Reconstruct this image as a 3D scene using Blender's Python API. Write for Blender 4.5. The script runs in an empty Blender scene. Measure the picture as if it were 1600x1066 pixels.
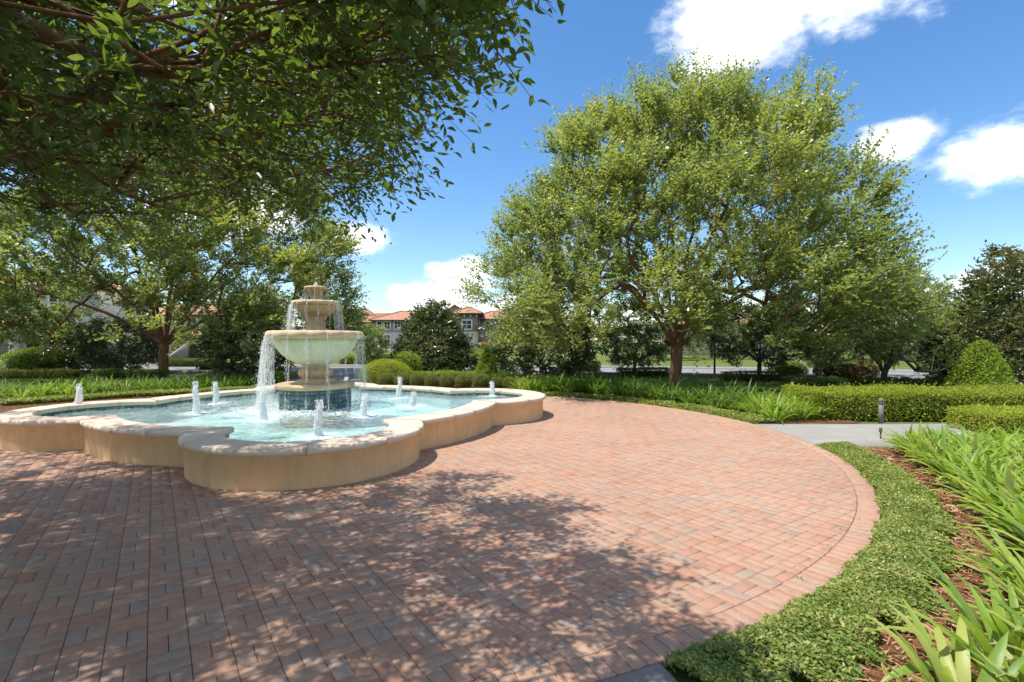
import bpy, math, random
import numpy as np

# ------------------------------------------------------------------ scene, camera, sky, sun
scn = bpy.context.scene
COL = scn.collection
F, H, HZ = 793.0, 1.77, 534.0          # focal length in px of a 1600 px wide frame, eye height, horizon row

cam_d = bpy.data.cameras.new('camera')
cam_d.lens = 36.0 * F / 1600.0
cam_d.sensor_width = 36.0
cam_d.clip_start = 0.05
cam_d.clip_end = 3000
cam_d.shift_y = -(533.0 - HZ) / 1600.0
cam = bpy.data.objects.new('camera', cam_d)
COL.objects.link(cam)
cam.location = (0, 0, H)
cam.rotation_euler = (math.pi / 2, 0, 0)
scn.camera = cam

SUN_EL = math.radians(66)
SUN_AZ = math.radians(196)              # direction towards the sun, measured from +X counter-clockwise
sun_dir = (math.cos(SUN_AZ) * math.cos(SUN_EL), math.sin(SUN_AZ) * math.cos(SUN_EL), math.sin(SUN_EL))

world = bpy.data.worlds.new('World')
scn.world = world
world.use_nodes = True
wt = world.node_tree
for n in list(wt.nodes):
    wt.nodes.remove(n)


def wn(t, **kw):
    n = wt.nodes.new(t)
    for k, v in kw.items():
        setattr(n, k, v)
    return n


def wmath(op, a, b=None, c=None):
    n = wn('ShaderNodeMath', operation=op)
    for i, v in enumerate((a, b, c)):
        if v is None:
            continue
        if isinstance(v, (int, float)):
            n.inputs[i].default_value = v
        else:
            wt.links.new(v, n.inputs[i])
    return n.outputs[0]


w_out = wn('ShaderNodeOutputWorld')
w_bg = wn('ShaderNodeBackground')
w_bg.inputs['Strength'].default_value = 0.12
sky = wn('ShaderNodeTexSky', sky_type='NISHITA')
sky.sun_disc = False
sky.sun_elevation = SUN_EL
sky.sun_rotation = math.atan2(sun_dir[0], sun_dir[1])
sky.altitude = 0
sky.air_density = 1.0
sky.dust_density = 0.6
sky.ozone_density = 2.2
tc = wn('ShaderNodeTexCoord')
sep = wn('ShaderNodeSeparateXYZ')
wt.links.new(tc.outputs['Generated'], sep.inputs[0])
w_az = wmath('ARCTAN2', sep.outputs[0], sep.outputs[1])          # azimuth, 0 along +Y
w_el = wmath('ARCSINE', sep.outputs[2])
# cumulus clouds, with extra unseen ones added to fill the shade: centre azimuth, centre elevation, half sizes (degrees)
CLOUDS = [(24, 30.2, 9.0, 5.8), (34, 31.8, 11.0, 5.2), (37.3, 17.6, 3.4, 2.0), (43.8, 15.0, 5.4, 2.5), (49, 16.5, 4, 2.4),
          (-5.6, 7.0, 4.2, 2.2), (-8.0, 5.2, 5.5, 2.0), (-17, 11.0, 4.5, 2.0), (0.5, 3.6, 6, 1.8), (-29, 13, 8, 3.2), (-41, 17, 8, 3.6), (24, 3.0, 12, 1.8), (46, 5.0, 8, 1.6),
          (-33, 33, 9, 4.5), (-14, 40, 8, 4), (5, 54, 12, 6), (75, 24, 14, 6), (98, 14, 10, 5), (120, 32, 18, 8),
          (150, 16, 14, 5), (176, 26, 12, 6), (-160, 14, 12, 5), (-135, 30, 16, 7), (-105, 17, 13, 6), (-78, 30, 12, 7),
          (-58, 26, 9, 5), (-100, 45, 16, 8), (-40, 62, 20, 8), (120, 60, 20, 9), (60, 38, 9, 5), (100, 45, 12, 6), (-175, 42, 14, 7), (-125, 12, 12, 4), (-66, 12, 10, 5), (70, 55, 20, 8), (-150, 58, 22, 8), (160, 48, 14, 7)]
acc = None
for a0, e0, wa, we in CLOUDS:
    # wrap the azimuth difference into -pi..pi
    da = wmath('WRAP', wmath('SUBTRACT', w_az, math.radians(a0)), math.pi, -math.pi)
    da = wmath('DIVIDE', da, math.radians(wa))
    de = wmath('DIVIDE', wmath('SUBTRACT', w_el, math.radians(e0)), math.radians(we))
    d2 = wmath('SQRT', wmath('ADD', wmath('MULTIPLY', da, da), wmath('MULTIPLY', de, de)))
    m = wmath('SUBTRACT', 1.0, d2)
    acc = m if acc is None else wmath('MAXIMUM', acc, m)


def wnoise(scale, detail, rough, sc=(1, 1, 1.6)):
    mp = wn('ShaderNodeMapping')
    mp.inputs['Scale'].default_value = sc
    wt.links.new(tc.outputs['Generated'], mp.inputs[0])
    nz = wn('ShaderNodeTexNoise')
    nz.inputs['Scale'].default_value = scale
    nz.inputs['Detail'].default_value = detail
    nz.inputs['Roughness'].default_value = rough
    wt.links.new(mp.outputs[0], nz.inputs['Vector'])
    return nz.outputs['Fac']


nz1 = wnoise(7.0, 9, 0.62)
nz2 = wnoise(26.0, 6, 0.6)
edge = wmath('ADD', wmath('MULTIPLY', wmath('SUBTRACT', nz1, 0.5), 1.5), wmath('MULTIPLY', wmath('SUBTRACT', nz2, 0.5), 0.75))
dens = wmath('ADD', acc, edge)
mr = wn('ShaderNodeMapRange', interpolation_type='SMOOTHSTEP')
mr.inputs['From Min'].default_value = -0.12
mr.inputs['From Max'].default_value = 0.62
wt.links.new(dens, mr.inputs['Value'])
mr2 = wn('ShaderNodeMapRange', interpolation_type='SMOOTHSTEP')
mr2.inputs['From Min'].default_value = 0.30
mr2.inputs['From Max'].default_value = 0.72
wt.links.new(nz1, mr2.inputs['Value'])
ccol = wn('ShaderNodeMix', data_type='RGBA')
ccol.inputs['A'].default_value = (7.6, 7.8, 8.2, 1)
ccol.inputs['B'].default_value = (11.0, 10.8, 10.4, 1)  # cloud radiance raised to brighten and warm the shaded ground
wt.links.new(mr2.outputs[0], ccol.inputs['Factor'])
hs = wn('ShaderNodeHueSaturation')
hs.inputs['Saturation'].default_value = 1.25
hs.inputs['Value'].default_value = 1.10
wt.links.new(sky.outputs[0], hs.inputs['Color'])
cm = wn('ShaderNodeMix', data_type='RGBA')
wt.links.new(wmath('MULTIPLY', mr.outputs[0], 0.95), cm.inputs['Factor'])
wt.links.new(hs.outputs[0], cm.inputs['A'])
wt.links.new(ccol.outputs['Result'], cm.inputs['B'])
wt.links.new(cm.outputs['Result'], w_bg.inputs['Color'])
wt.links.new(w_bg.outputs[0], w_out.inputs['Surface'])

sun_d = bpy.data.lights.new('sun', 'SUN')
sun_d.energy = 4.0
sun_d.angle = math.radians(0.53)
sun_d.color = (1.0, 0.95, 0.87)
sun = bpy.data.objects.new('sun', sun_d)
COL.objects.link(sun)
# the lamp shines along its local -Z
from mathutils import Vector, Matrix
sun.rotation_euler = Vector(sun_dir).to_track_quat('Z', 'Y').to_euler()
sun.location = (-20, -10, 40)

scn.view_settings.view_transform = 'Standard'
scn.view_settings.look = 'None'
scn.view_settings.exposure = 0.72
scn.view_settings.gamma = 1.0
scn.view_settings.use_curve_mapping = False
scn.render.engine = 'CYCLES'
scn.cycles.use_denoising = True
scn.cycles.denoiser = 'OPENIMAGEDENOISE'
scn.cycles.max_bounces = 8
scn.cycles.diffuse_bounces = 4
scn.cycles.glossy_bounces = 3
scn.cycles.transmission_bounces = 5
scn.cycles.transparent_max_bounces = 16
scn.cycles.caustics_reflective = False
scn.cycles.caustics_refractive = False
scn.cycles.sample_clamp_indirect = 6.0
scn.cycles.use_adaptive_sampling = True
scn.cycles.adaptive_threshold = 0.015

# ------------------------------------------------------------------ helpers
RNG = np.random.default_rng(7)
random.seed(7)


def gp(px, py):
    """ground point seen at a pixel of the photograph (measured plan of the place)"""
    Y = H * F / (py - HZ)
    return np.array(((px - 800.0) * Y / F, Y))


def col_at(px, Y):
    return (px - 800.0) * Y / F


def tag(o, label=None, cat=None, group=None, kind=None):
    if label:
        o['label'] = label
    if cat:
        o['category'] = cat
    if group:
        o['group'] = group
    if kind:
        o['kind'] = kind
    return o


def empty(name, loc, label=None, cat=None, group=None, rz=0.0):
    o = bpy.data.objects.new(name, None)
    o.empty_display_size = 0.2
    COL.objects.link(o)
    o.location = loc
    o.rotation_euler = (0, 0, rz)
    return tag(o, label, cat, group)


def mesh_from(name, verts, polys, mat=None, smooth=False, tone=None):
    """verts (n,3); polys: list of (m,k) int arrays or a list of index lists; tone: per-face float"""
    me = bpy.data.meshes.new(name)
    verts = np.asarray(verts, np.float32).reshape(-1, 3)
    if isinstance(polys, np.ndarray):
        polys = [polys]
    if len(polys) and not isinstance(polys[0], np.ndarray):
        loops = np.concatenate([np.asarray(p, np.int32) for p in polys])
        tot = np.array([len(p) for p in polys], np.int32)
    else:
        polys = [p for p in polys if len(p)]
        loops = np.concatenate([p.astype(np.int32).ravel() for p in polys])
        tot = np.concatenate([np.full(len(p), p.shape[1], np.int32) for p in polys])
    start = np.concatenate(([0], np.cumsum(tot)[:-1])).astype(np.int32)
    me.vertices.add(len(verts))
    me.vertices.foreach_set('co', verts.ravel())
    me.loops.add(len(loops))
    me.loops.foreach_set('vertex_index', loops)
    me.polygons.add(len(tot))
    me.polygons.foreach_set('loop_start', start)
    me.polygons.foreach_set('loop_total', tot)
    if smooth:
        me.polygons.foreach_set('use_smooth', np.ones(len(tot), bool))
    if tone is not None:
        a = me.attributes.new('tone', 'FLOAT', 'FACE')
        a.data.foreach_set('value', np.asarray(tone, np.float32))
    me.update(calc_edges=True)
    me.validate()
    if mat is not None:
        me.materials.append(mat)
    return me


def obj(name, me, parent=None, loc=None, rot=None):
    o = bpy.data.objects.new(name, me)
    COL.objects.link(o)
    if parent is not None:
        o.parent = parent
    if loc is not None:
        o.location = loc
    if rot is not None:
        o.rotation_euler = rot
    return o


class MB:
    """collects simple shapes of one part"""
    def __init__(s):
        s.v = []
        s.f = []
        s.t = []

    def add(s, v, f, tone=None):
        b = len(s.v)
        s.v.extend([tuple(map(float, p)) for p in v])
        s.f.extend([[i + b for i in q] for q in f])
        s.t.extend([0.5 if tone is None else tone] * len(f))
        return s

    def box(s, x0, x1, y0, y1, z0, z1, tone=None):
        v = [(x0, y0, z0), (x1, y0, z0), (x1, y1, z0), (x0, y1, z0), (x0, y0, z1), (x1, y0, z1), (x1, y1, z1), (x0, y1, z1)]
        f = [(0, 3, 2, 1), (4, 5, 6, 7), (0, 1, 5, 4), (1, 2, 6, 5), (2, 3, 7, 6), (3, 0, 4, 7)]
        return s.add(v, f, tone)

    def cbox(s, x0, x1, y0, y1, z0, z1, c):
        """box with chamfered top and vertical edges"""
        def ring(i, z):
            k = c
            return [(x0 + k + i, y0 + i, z), (x1 - k - i, y0 + i, z), (x1 - i, y0 + k + i, z), (x1 - i, y1 - k - i, z),
                    (x1 - k - i, y1 - i, z), (x0 + k + i, y1 - i, z), (x0 + i, y1 - k - i, z), (x0 + i, y0 + k + i, z)]
        v = ring(0, z0) + ring(0, z1 - c) + ring(c, z1)
        f = [list(range(7, -1, -1)), list(range(16, 24))]
        for a in (0, 8):
            for i in range(8):
                j = (i + 1) % 8
                f.append((a + i, a + j, a + 8 + j, a + 8 + i))
        return s.add(v, f)

    def tube(s, p0, p1, r0, r1=None, n=8, caps=True):
        r1 = r0 if r1 is None else r1
        p0 = Vector(p0)
        p1 = Vector(p1)
        d = (p1 - p0).normalized()
        a = d.orthogonal().normalized()
        b = d.cross(a)
        v = []
        for p, r in ((p0, r0), (p1, r1)):
            for i in range(n):
                t = 2 * math.pi * i / n
                v.append(p + a * (r * math.cos(t)) + b * (r * math.sin(t)))
        f = [(i, (i + 1) % n, n + (i + 1) % n, n + i) for i in range(n)]
        if caps:
            f += [list(range(n - 1, -1, -1)), list(range(n, 2 * n))]
        return s.add(v, f)

    def build(s, name, mat, parent=None, smooth=False, loc=None):
        me = mesh_from(name, s.v, s.f, mat, smooth, s.t)
        return obj(name, me, parent, loc)


# ------------------------------------------------------------------ materials
def newmat(name):
    m = bpy.data.materials.new(name)
    m.use_nodes = True
    nt = m.node_tree
    for n in list(nt.nodes):
        nt.nodes.remove(n)
    out = nt.nodes.new('ShaderNodeOutputMaterial')
    return m, nt, out


def ramp(nt, src, stops):
    r = nt.nodes.new('ShaderNodeValToRGB')
    el = r.color_ramp.elements
    while len(el) < len(stops):
        el.new(0.5)
    for e, (p, c) in zip(el, stops):
        e.position = p
        e.color = (*c, 1)
    nt.links.new(src, r.inputs[0])
    return r.outputs[0]


def noise(nt, scale, detail=4, rough=0.55, vec=None, dist=0.0):
    n = nt.nodes.new('ShaderNodeTexNoise')
    n.inputs['Scale'].default_value = scale
    n.inputs['Detail'].default_value = detail
    n.inputs['Roughness'].default_value = rough
    n.inputs['Distortion'].default_value = dist
    if vec is not None:
        nt.links.new(vec, n.inputs['Vector'])
    return n.outputs['Fac']


def objco(nt, world_space=True):
    if world_space:
        return nt.nodes.new('ShaderNodeNewGeometry').outputs['Position']
    return nt.nodes.new('ShaderNodeTexCoord').outputs['Object']


def mixc(nt, fac, a, b, mode='MIX'):
    m = nt.nodes.new('ShaderNodeMix')
    m.data_type = 'RGBA'
    m.blend_type = mode
    for k, v in (('Factor', fac), ('A', a), ('B', b)):
        if isinstance(v, (int, float)):
            m.inputs[k].default_value = v
        elif isinstance(v, tuple):
            m.inputs[k].default_value = (*v, 1)
        else:
            nt.links.new(v, m.inputs[k])
    return m.outputs['Result']


def bump(nt, h, strength, dist):
    b = nt.nodes.new('ShaderNodeBump')
    b.inputs['Strength'].default_value = strength
    b.inputs['Distance'].default_value = dist
    nt.links.new(h, b.inputs['Height'])
    return b.outputs[0]


def principled(nt, out, color, rough=0.7, spec=0.3, normal=None, metal=0.0):
    p = nt.nodes.new('ShaderNodeBsdfPrincipled')
    if isinstance(color, tuple):
        p.inputs['Base Color'].default_value = (*color, 1)
    else:
        nt.links.new(color, p.inputs['Base Color'])
    if isinstance(rough, (int, float)):
        p.inputs['Roughness'].default_value = rough
    else:
        nt.links.new(rough, p.inputs['Roughness'])
    p.inputs['Specular IOR Level'].default_value = spec
    p.inputs['Metallic'].default_value = metal
    if normal is not None:
        nt.links.new(normal, p.inputs['Normal'])
    if out is not None:
        nt.links.new(p.outputs[0], out.inputs['Surface'])
    return p


def mat_rough(name, c1, c2, scale=3.0, rough=0.8, fine=60.0, bstr=0.3, bdist=0.01, spec=0.25, speck=0.15):
    """two-tone mineral surface with blotches, grain and fine relief"""
    m, nt, out = newmat(name)
    co = objco(nt)
    n1 = noise(nt, scale, 6, 0.6, co)
    n2 = noise(nt, fine, 3, 0.6, co)
    c = ramp(nt, n1, [(0.3, c1), (0.7, c2)])
    c = mixc(nt, speck, c, ramp(nt, n2, [(0.35, (0.15, 0.14, 0.13)), (0.65, (1, 1, 1))]), 'MULTIPLY')
    principled(nt, out, c, rough, spec, bump(nt, n2, bstr, bdist))
    return m


def mat_leaf(name, stops, trans=(0.20, 0.30, 0.03), tmix=0.35, rough=0.42, spec=0.45):
    m, nt, out = newmat(name)
    at = nt.nodes.new('ShaderNodeAttribute')
    at.attribute_name = 'tone'
    c = ramp(nt, at.outputs['Fac'], stops)
    p = principled(nt, None, c, rough, spec)
    tr = nt.nodes.new('ShaderNodeBsdfTranslucent')
    tcol = mixc(nt, 0.5, c, trans)
    nt.links.new(mixc(nt, 1.0, tcol, (1.55, 1.6, 1.2), 'MULTIPLY'), tr.inputs['Color'])
    mx = nt.nodes.new('ShaderNodeMixShader')
    mx.inputs[0].default_value = tmix
    nt.links.new(p.outputs[0], mx.inputs[1])
    nt.links.new(tr.outputs[0], mx.inputs[2])
    nt.links.new(mx.outputs[0], out.inputs['Surface'])
    return m


M = {}
# pavers: tone picks the fired colour of a brick
m, nt, out = newmat('paver_concrete')
at_ = nt.nodes.new('ShaderNodeAttribute')
at_.attribute_name = 'tone'
co = objco(nt)
c = ramp(nt, at_.outputs['Fac'], [(0.0, (0.325, 0.256, 0.212)), (0.14, (0.360, 0.268, 0.210)), (0.30, (0.390, 0.270, 0.198)), (0.5, (0.395, 0.256, 0.182)), (0.68, (0.395, 0.240, 0.168)),
                                     (0.84, (0.38, 0.208, 0.145)), (1.0, (0.335, 0.25, 0.20))])
n1 = noise(nt, 11.0, 6, 0.7, co)
n2 = noise(nt, 110.0, 4, 0.75, co)
n3 = noise(nt, 0.55, 4, 0.6, co)
c = mixc(nt, 0.7, c, ramp(nt, n1, [(0.3, (0.76, 0.78, 0.82)), (0.5, (1.0, 1.0, 1.0)), (0.7, (1.16, 1.08, 1.0))]), 'MULTIPLY')
c = mixc(nt, 0.7, c, ramp(nt, n2, [(0.30, (0.55, 0.53, 0.52)), (0.5, (1.0, 1.0, 1.0)), (0.72, (1.32, 1.3, 1.28))]), 'MULTIPLY')
c = mixc(nt, 0.5, c, ramp(nt, n3, [(0.35, (0.86, 0.82, 0.80)), (0.7, (1.14, 1.12, 1.1))]), 'MULTIPLY')
c = mixc(nt, 1.0, c, (0.975, 0.942, 0.92), 'MULTIPLY')
principled(nt, out, c, 0.84, 0.22, bump(nt, n2, 0.8, 0.004))
M['paver'] = m
M['joint'] = mat_rough('joint_sand', (0.085, 0.065, 0.052), (0.15, 0.115, 0.09), 6, 0.95, 150, 0.4, 0.004)
# stucco: warm ochre render with run marks
m, nt, out = newmat('stucco')
co = objco(nt)
n1 = noise(nt, 1.6, 6, 0.65, co)
n2 = noise(nt, 130, 3, 0.7, co)
mp = nt.nodes.new('ShaderNodeMapping')
mp.inputs['Scale'].default_value = (2.6, 2.6, 0.8)
nt.links.new(co, mp.inputs[0])
n3 = noise(nt, 2.2, 5, 0.7, mp.outputs[0])
c = ramp(nt, n1, [(0.3, (0.68, 0.44, 0.23)), (0.7, (0.77, 0.52, 0.285))])
c = mixc(nt, 0.4, c, ramp(nt, n3, [(0.36, (0.80, 0.78, 0.74)), (0.6, (1.1, 1.1, 1.08))]), 'MULTIPLY')
spz = nt.nodes.new('ShaderNodeSeparateXYZ')
nt.links.new(co, spz.inputs[0])
mrz = nt.nodes.new('ShaderNodeMapRange')
mrz.inputs['From Min'].default_value = 0.02
mrz.inputs['From Max'].default_value = 0.16
nt.links.new(spz.outputs[2], mrz.inputs['Value'])
sub = nt.nodes.new('ShaderNodeMath')
sub.operation = 'SUBTRACT'
nt.links.new(n1, sub.inputs[0])
nt.links.new(mrz.outputs[0], sub.inputs[1])
c = mixc(nt, ramp(nt, sub.outputs[0], [(0.3, (0, 0, 0)), (0.62, (0.3, 0.3, 0.3))]), c, (0.46, 0.37, 0.24))
principled(nt, out, c, 0.9, 0.15, bump(nt, n2, 0.75, 0.008))
M['stucco'] = m
# cast stone coping and fountain stone
def mat_caststone(name, c1, c2, stain, samt):
    m, nt, out = newmat(name)
    co = objco(nt)
    n1 = noise(nt, 2.4, 6, 0.62, co)
    n2 = noise(nt, 170, 3, 0.6, co)
    mp = nt.nodes.new('ShaderNodeMapping')
    mp.inputs['Scale'].default_value = (9, 9, 1.2)
    nt.links.new(co, mp.inputs[0])
    n3 = noise(nt, 1.6, 6, 0.7, mp.outputs[0])
    c = ramp(nt, n1, [(0.3, c1), (0.7, c2)])
    c = mixc(nt, ramp(nt, n3, [(0.46, (0, 0, 0)), (0.7, (samt, samt, samt))]), c, stain)
    c = mixc(nt, 0.35, c, ramp(nt, n2, [(0.35, (0.7, 0.69, 0.68)), (0.6, (1.1, 1.1, 1.1))]), 'MULTIPLY')
    principled(nt, out, c, 0.75, 0.3, bump(nt, n2, 0.35, 0.004))
    return m


M['coping'] = mat_caststone('coping_stone', (0.60, 0.465, 0.345), (0.68, 0.55, 0.42), (0.52, 0.385, 0.27), 0.3)
M['fstone'] = mat_caststone('fountain_stone', (0.54, 0.39, 0.23), (0.64, 0.48, 0.30), (0.36, 0.27, 0.15), 0.75)
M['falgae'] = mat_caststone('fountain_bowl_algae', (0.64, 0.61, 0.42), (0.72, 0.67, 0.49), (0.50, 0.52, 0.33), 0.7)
# glazed tile
m, nt, out = newmat('pool_tile')
at_ = nt.nodes.new('ShaderNodeAttribute')
at_.attribute_name = 'tone'
c = ramp(nt, at_.outputs['Fac'], [(0.0, (0.07, 0.13, 0.13)), (0.5, (0.12, 0.20, 0.19)), (1.0, (0.22, 0.30, 0.27))])
principled(nt, out, c, 0.22, 0.5)
M['tile'] = m
m, nt, out = newmat('plinth_tile')
at_ = nt.nodes.new('ShaderNodeAttribute')
at_.attribute_name = 'tone'
c = ramp(nt, at_.outputs['Fac'], [(0.0, (0.045, 0.085, 0.095)), (0.5, (0.075, 0.13, 0.14)), (1.0, (0.15, 0.21, 0.21))])
principled(nt, out, c, 0.2, 0.5)
M['ptile'] = m
# pool floor
m, nt, out = newmat('pool_plaster')
co = objco(nt)
c = ramp(nt, noise(nt, 1.3, 5, 0.6, co), [(0.3, (0.47, 0.62, 0.605)), (0.7, (0.61, 0.72, 0.70))])
principled(nt, out, c, 0.8, 0.2)
M['plaster'] = m
# water surface: clear, tinted, rippled, foam where the jets and falls churn it
m, nt, out = newmat('water')
co = objco(nt)
wv = noise(nt, 3.4, 3, 0.5, co, 0.6)
wv2 = noise(nt, 13.0, 3, 0.55, co, 0.4)
addn = nt.nodes.new('ShaderNodeMath')
addn.operation = 'MULTIPLY_ADD'
nt.links.new(wv2, addn.inputs[0])
addn.inputs[1].default_value = 0.45
nt.links.new(wv, addn.inputs[2])
nrm = bump(nt, addn.outputs[0], 0.42, 0.08)
tr = nt.nodes.new('ShaderNodeBsdfTransparent')
tr.inputs[0].default_value = (0.80, 0.94, 0.93, 1)
gl = nt.nodes.new('ShaderNodeBsdfGlossy')
gl.inputs['Roughness'].default_value = 0.06
nt.links.new(nrm, gl.inputs['Normal'])
fr = nt.nodes.new('ShaderNodeFresnel')
fr.inputs['IOR'].default_value = 1.33
nt.links.new(nrm, fr.inputs['Normal'])
mx = nt.nodes.new('ShaderNodeMixShader')
nt.links.new(fr.outputs[0], mx.inputs[0])
nt.links.new(tr.outputs[0], mx.inputs[1])
nt.links.new(gl.outputs[0], mx.inputs[2])
foam = nt.nodes.new('ShaderNodeBsdfDiffuse')
foam.inputs[0].default_value = (0.72, 0.82, 0.81, 1)
at_ = nt.nodes.new('ShaderNodeAttribute')
at_.attribute_name = 'foam'
fm = nt.nodes.new('ShaderNodeMath')
fm.operation = 'MULTIPLY'
nt.links.new(at_.outputs['Fac'], fm.inputs[0])
fn = ramp(nt, noise(nt, 16, 6, 0.7, co, 0.8), [(0.36, (0, 0, 0)), (0.66, (1, 1, 1))])
nt.links.new(fn, fm.inputs[1])
mx2 = nt.nodes.new('ShaderNodeMixShader')
nt.links.new(fm.outputs[0], mx2.inputs[0])
nt.links.new(mx.outputs[0], mx2.inputs[1])
nt.links.new(foam.outputs[0], mx2.inputs[2])
nt.links.new(mx2.outputs[0], out.inputs['Surface'])
M['water'] = m


def mat_spray(name, tfac, col):
    m, nt, out = newmat(name)
    d = nt.nodes.new('ShaderNodeBsdfDiffuse')
    d.inputs[0].default_value = (*col, 1)
    t2 = nt.nodes.new('ShaderNodeBsdfTranslucent')
    t2.inputs[0].default_value = (*col, 1)
    g = nt.nodes.new('ShaderNodeBsdfGlossy')
    g.inputs['Roughness'].default_value = 0.12
    t = nt.nodes.new('ShaderNodeBsdfTransparent')
    a = nt.nodes.new('ShaderNodeMixShader')
    a.inputs[0].default_value = 0.5
    nt.links.new(d.outputs[0], a.inputs[1])
    nt.links.new(t2.outputs[0], a.inputs[2])
    b = nt.nodes.new('ShaderNodeMixShader')
    b.inputs[0].default_value = 0.12
    nt.links.new(a.outputs[0], b.inputs[1])
    nt.links.new(g.outputs[0], b.inputs[2])
    e = nt.nodes.new('ShaderNodeMixShader')
    e.inputs[0].default_value = tfac
    nt.links.new(b.outputs[0], e.inputs[1])
    nt.links.new(t.outputs[0], e.inputs[2])
    nt.links.new(e.outputs[0], out.inputs['Surface'])
    return m


M['spray'] = mat_spray('aerated_water', 0.14, (0.97, 0.975, 0.98))
M['drops'] = mat_spray('falling_drops', 0.30, (0.92, 0.94, 0.95))
# thin falling sheets: streaks of water with gaps between them
m = mat_spray('water_veil', 0.5, (0.92, 0.94, 0.95))
nt = m.node_tree
tcv = nt.nodes.new('ShaderNodeTexCoord')
sx = nt.nodes.new('ShaderNodeSeparateXYZ')
nt.links.new(tcv.outputs['Object'], sx.inputs[0])
an = nt.nodes.new('ShaderNodeMath')
an.operation = 'ARCTAN2'
nt.links.new(sx.outputs[1], an.inputs[0])
nt.links.new(sx.outputs[0], an.inputs[1])
cb = nt.nodes.new('ShaderNodeCombineXYZ')
nt.links.new(an.outputs[0], cb.inputs[0])
nt.links.new(sx.outputs[2], cb.inputs[1])
mpv = nt.nodes.new('ShaderNodeMapping')
mpv.inputs['Scale'].default_value = (34, 2.6, 1)
nt.links.new(cb.outputs[0], mpv.inputs[0])
nv = noise(nt, 1.0, 6, 0.72, mpv.outputs[0], 0.25)
fac = ramp(nt, nv, [(0.43, (0.98, 0.98, 0.98)), (0.68, (0.30, 0.30, 0.30))])
mixn = [n_ for n_ in nt.nodes if n_.type == 'MIX_SHADER' and any(l.to_node.type == 'OUTPUT_MATERIAL' for l in n_.outputs[0].links)][0]
nt.links.new(fac, mixn.inputs[0])
M['veil'] = m

# ground surfaces
m, nt, out = newmat('lawn')
co = objco(nt)
n1 = noise(nt, 0.35, 5, 0.6, co)
n2 = noise(nt, 45, 4, 0.7, co)
c = ramp(nt, n1, [(0.3, (0.105, 0.155, 0.035)), (0.7, (0.17, 0.20, 0.06))])
c = mixc(nt, 0.7, c, ramp(nt, n2, [(0.3, (0.5, 0.5, 0.45)), (0.7, (1.3, 1.3, 1.2))]), 'MULTIPLY')
principled(nt, out, c, 0.9, 0.1, bump(nt, n2, 1.0, 0.05))
M['lawn'] = m
M['asphalt'] = mat_rough('road_asphalt', (0.20, 0.20, 0.205), (0.27, 0.27, 0.27), 0.6, 0.9, 90, 0.4, 0.01)
M['concrete'] = mat_rough('concrete', (0.27, 0.257, 0.237), (0.335, 0.32, 0.295), 1.4, 0.85, 110, 0.35, 0.004, 0.2, 0.25)
M['mulch'] = mat_rough('mulch', (0.20, 0.09, 0.045), (0.32, 0.16, 0.085), 9, 0.95, 55, 1.0, 0.04, 0.1, 0.7)
m, nt, out = newmat('bark_chip')
at_ = nt.nodes.new('ShaderNodeAttribute')
at_.attribute_name = 'tone'
principled(nt, out, ramp(nt, at_.outputs['Fac'], [(0.0, (0.12, 0.065, 0.04)), (0.45, (0.34, 0.17, 0.085)), (0.75, (0.48, 0.28, 0.15)), (1.0, (0.55, 0.43, 0.30))]), 0.9, 0.15)
M['chip'] = m


def mat_bark(name, c1, c2, c3):
    m, nt, out = newmat(name)
    co = objco(nt)
    mp = nt.nodes.new('ShaderNodeMapping')
    mp.inputs['Scale'].default_value = (1, 1, 0.3)
    nt.links.new(co, mp.inputs[0])
    n1 = noise(nt, 9, 6, 0.7, mp.outputs[0], 0.5)
    n2 = noise(nt, 30, 5, 0.7, mp.outputs[0])
    c = ramp(nt, n1, [(0.3, c1), (0.52, c2), (0.72, c3)])
    principled(nt, out, c, 0.85, 0.2, bump(nt, n2, 0.9, 0.03))
    return m


M['bark'] = mat_bark('elm_bark', (0.10, 0.055, 0.033), (0.20, 0.10, 0.055), (0.28, 0.165, 0.10))
M['bark_dark'] = mat_bark('grey_bark', (0.06, 0.05, 0.04), (0.13, 0.105, 0.08), (0.20, 0.17, 0.135))
M['core'] = mat_rough('shrub_twigs', (0.045, 0.055, 0.018), (0.07, 0.08, 0.028), 8, 0.95, 40, 1.0, 0.05, 0.05, 0.4)

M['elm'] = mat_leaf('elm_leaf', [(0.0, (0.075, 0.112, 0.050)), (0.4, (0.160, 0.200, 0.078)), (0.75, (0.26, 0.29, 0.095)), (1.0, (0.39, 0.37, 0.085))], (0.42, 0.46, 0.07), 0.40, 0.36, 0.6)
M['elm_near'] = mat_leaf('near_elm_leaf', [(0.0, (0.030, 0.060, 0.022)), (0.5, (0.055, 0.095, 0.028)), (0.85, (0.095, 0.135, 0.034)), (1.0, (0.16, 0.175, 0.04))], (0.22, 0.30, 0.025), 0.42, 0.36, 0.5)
M['magnolia'] = mat_leaf('magnolia_leaf', [(0.0, (0.042, 0.062, 0.022)), (0.45, (0.085, 0.118, 0.038)), (0.75, (0.15, 0.175, 0.055)), (0.88, (0.23, 0.165, 0.075)), (1.0, (0.32, 0.21, 0.10))], (0.18, 0.21, 0.035), 0.20, 0.30, 0.65)
M['bright'] = mat_leaf('bright_shrub_leaf', [(0.0, (0.10, 0.165, 0.022)), (0.5, (0.19, 0.27, 0.032)), (1.0, (0.32, 0.38, 0.05))], (0.34, 0.42, 0.035), 0.36, 0.5, 0.3)
M['hedge'] = mat_leaf('hedge_leaf', [(0.0, (0.14, 0.185, 0.026)), (0.5, (0.25, 0.30, 0.038)), (1.0, (0.38, 0.395, 0.05))], (0.42, 0.46, 0.04), 0.42, 0.55, 0.25)
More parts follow.
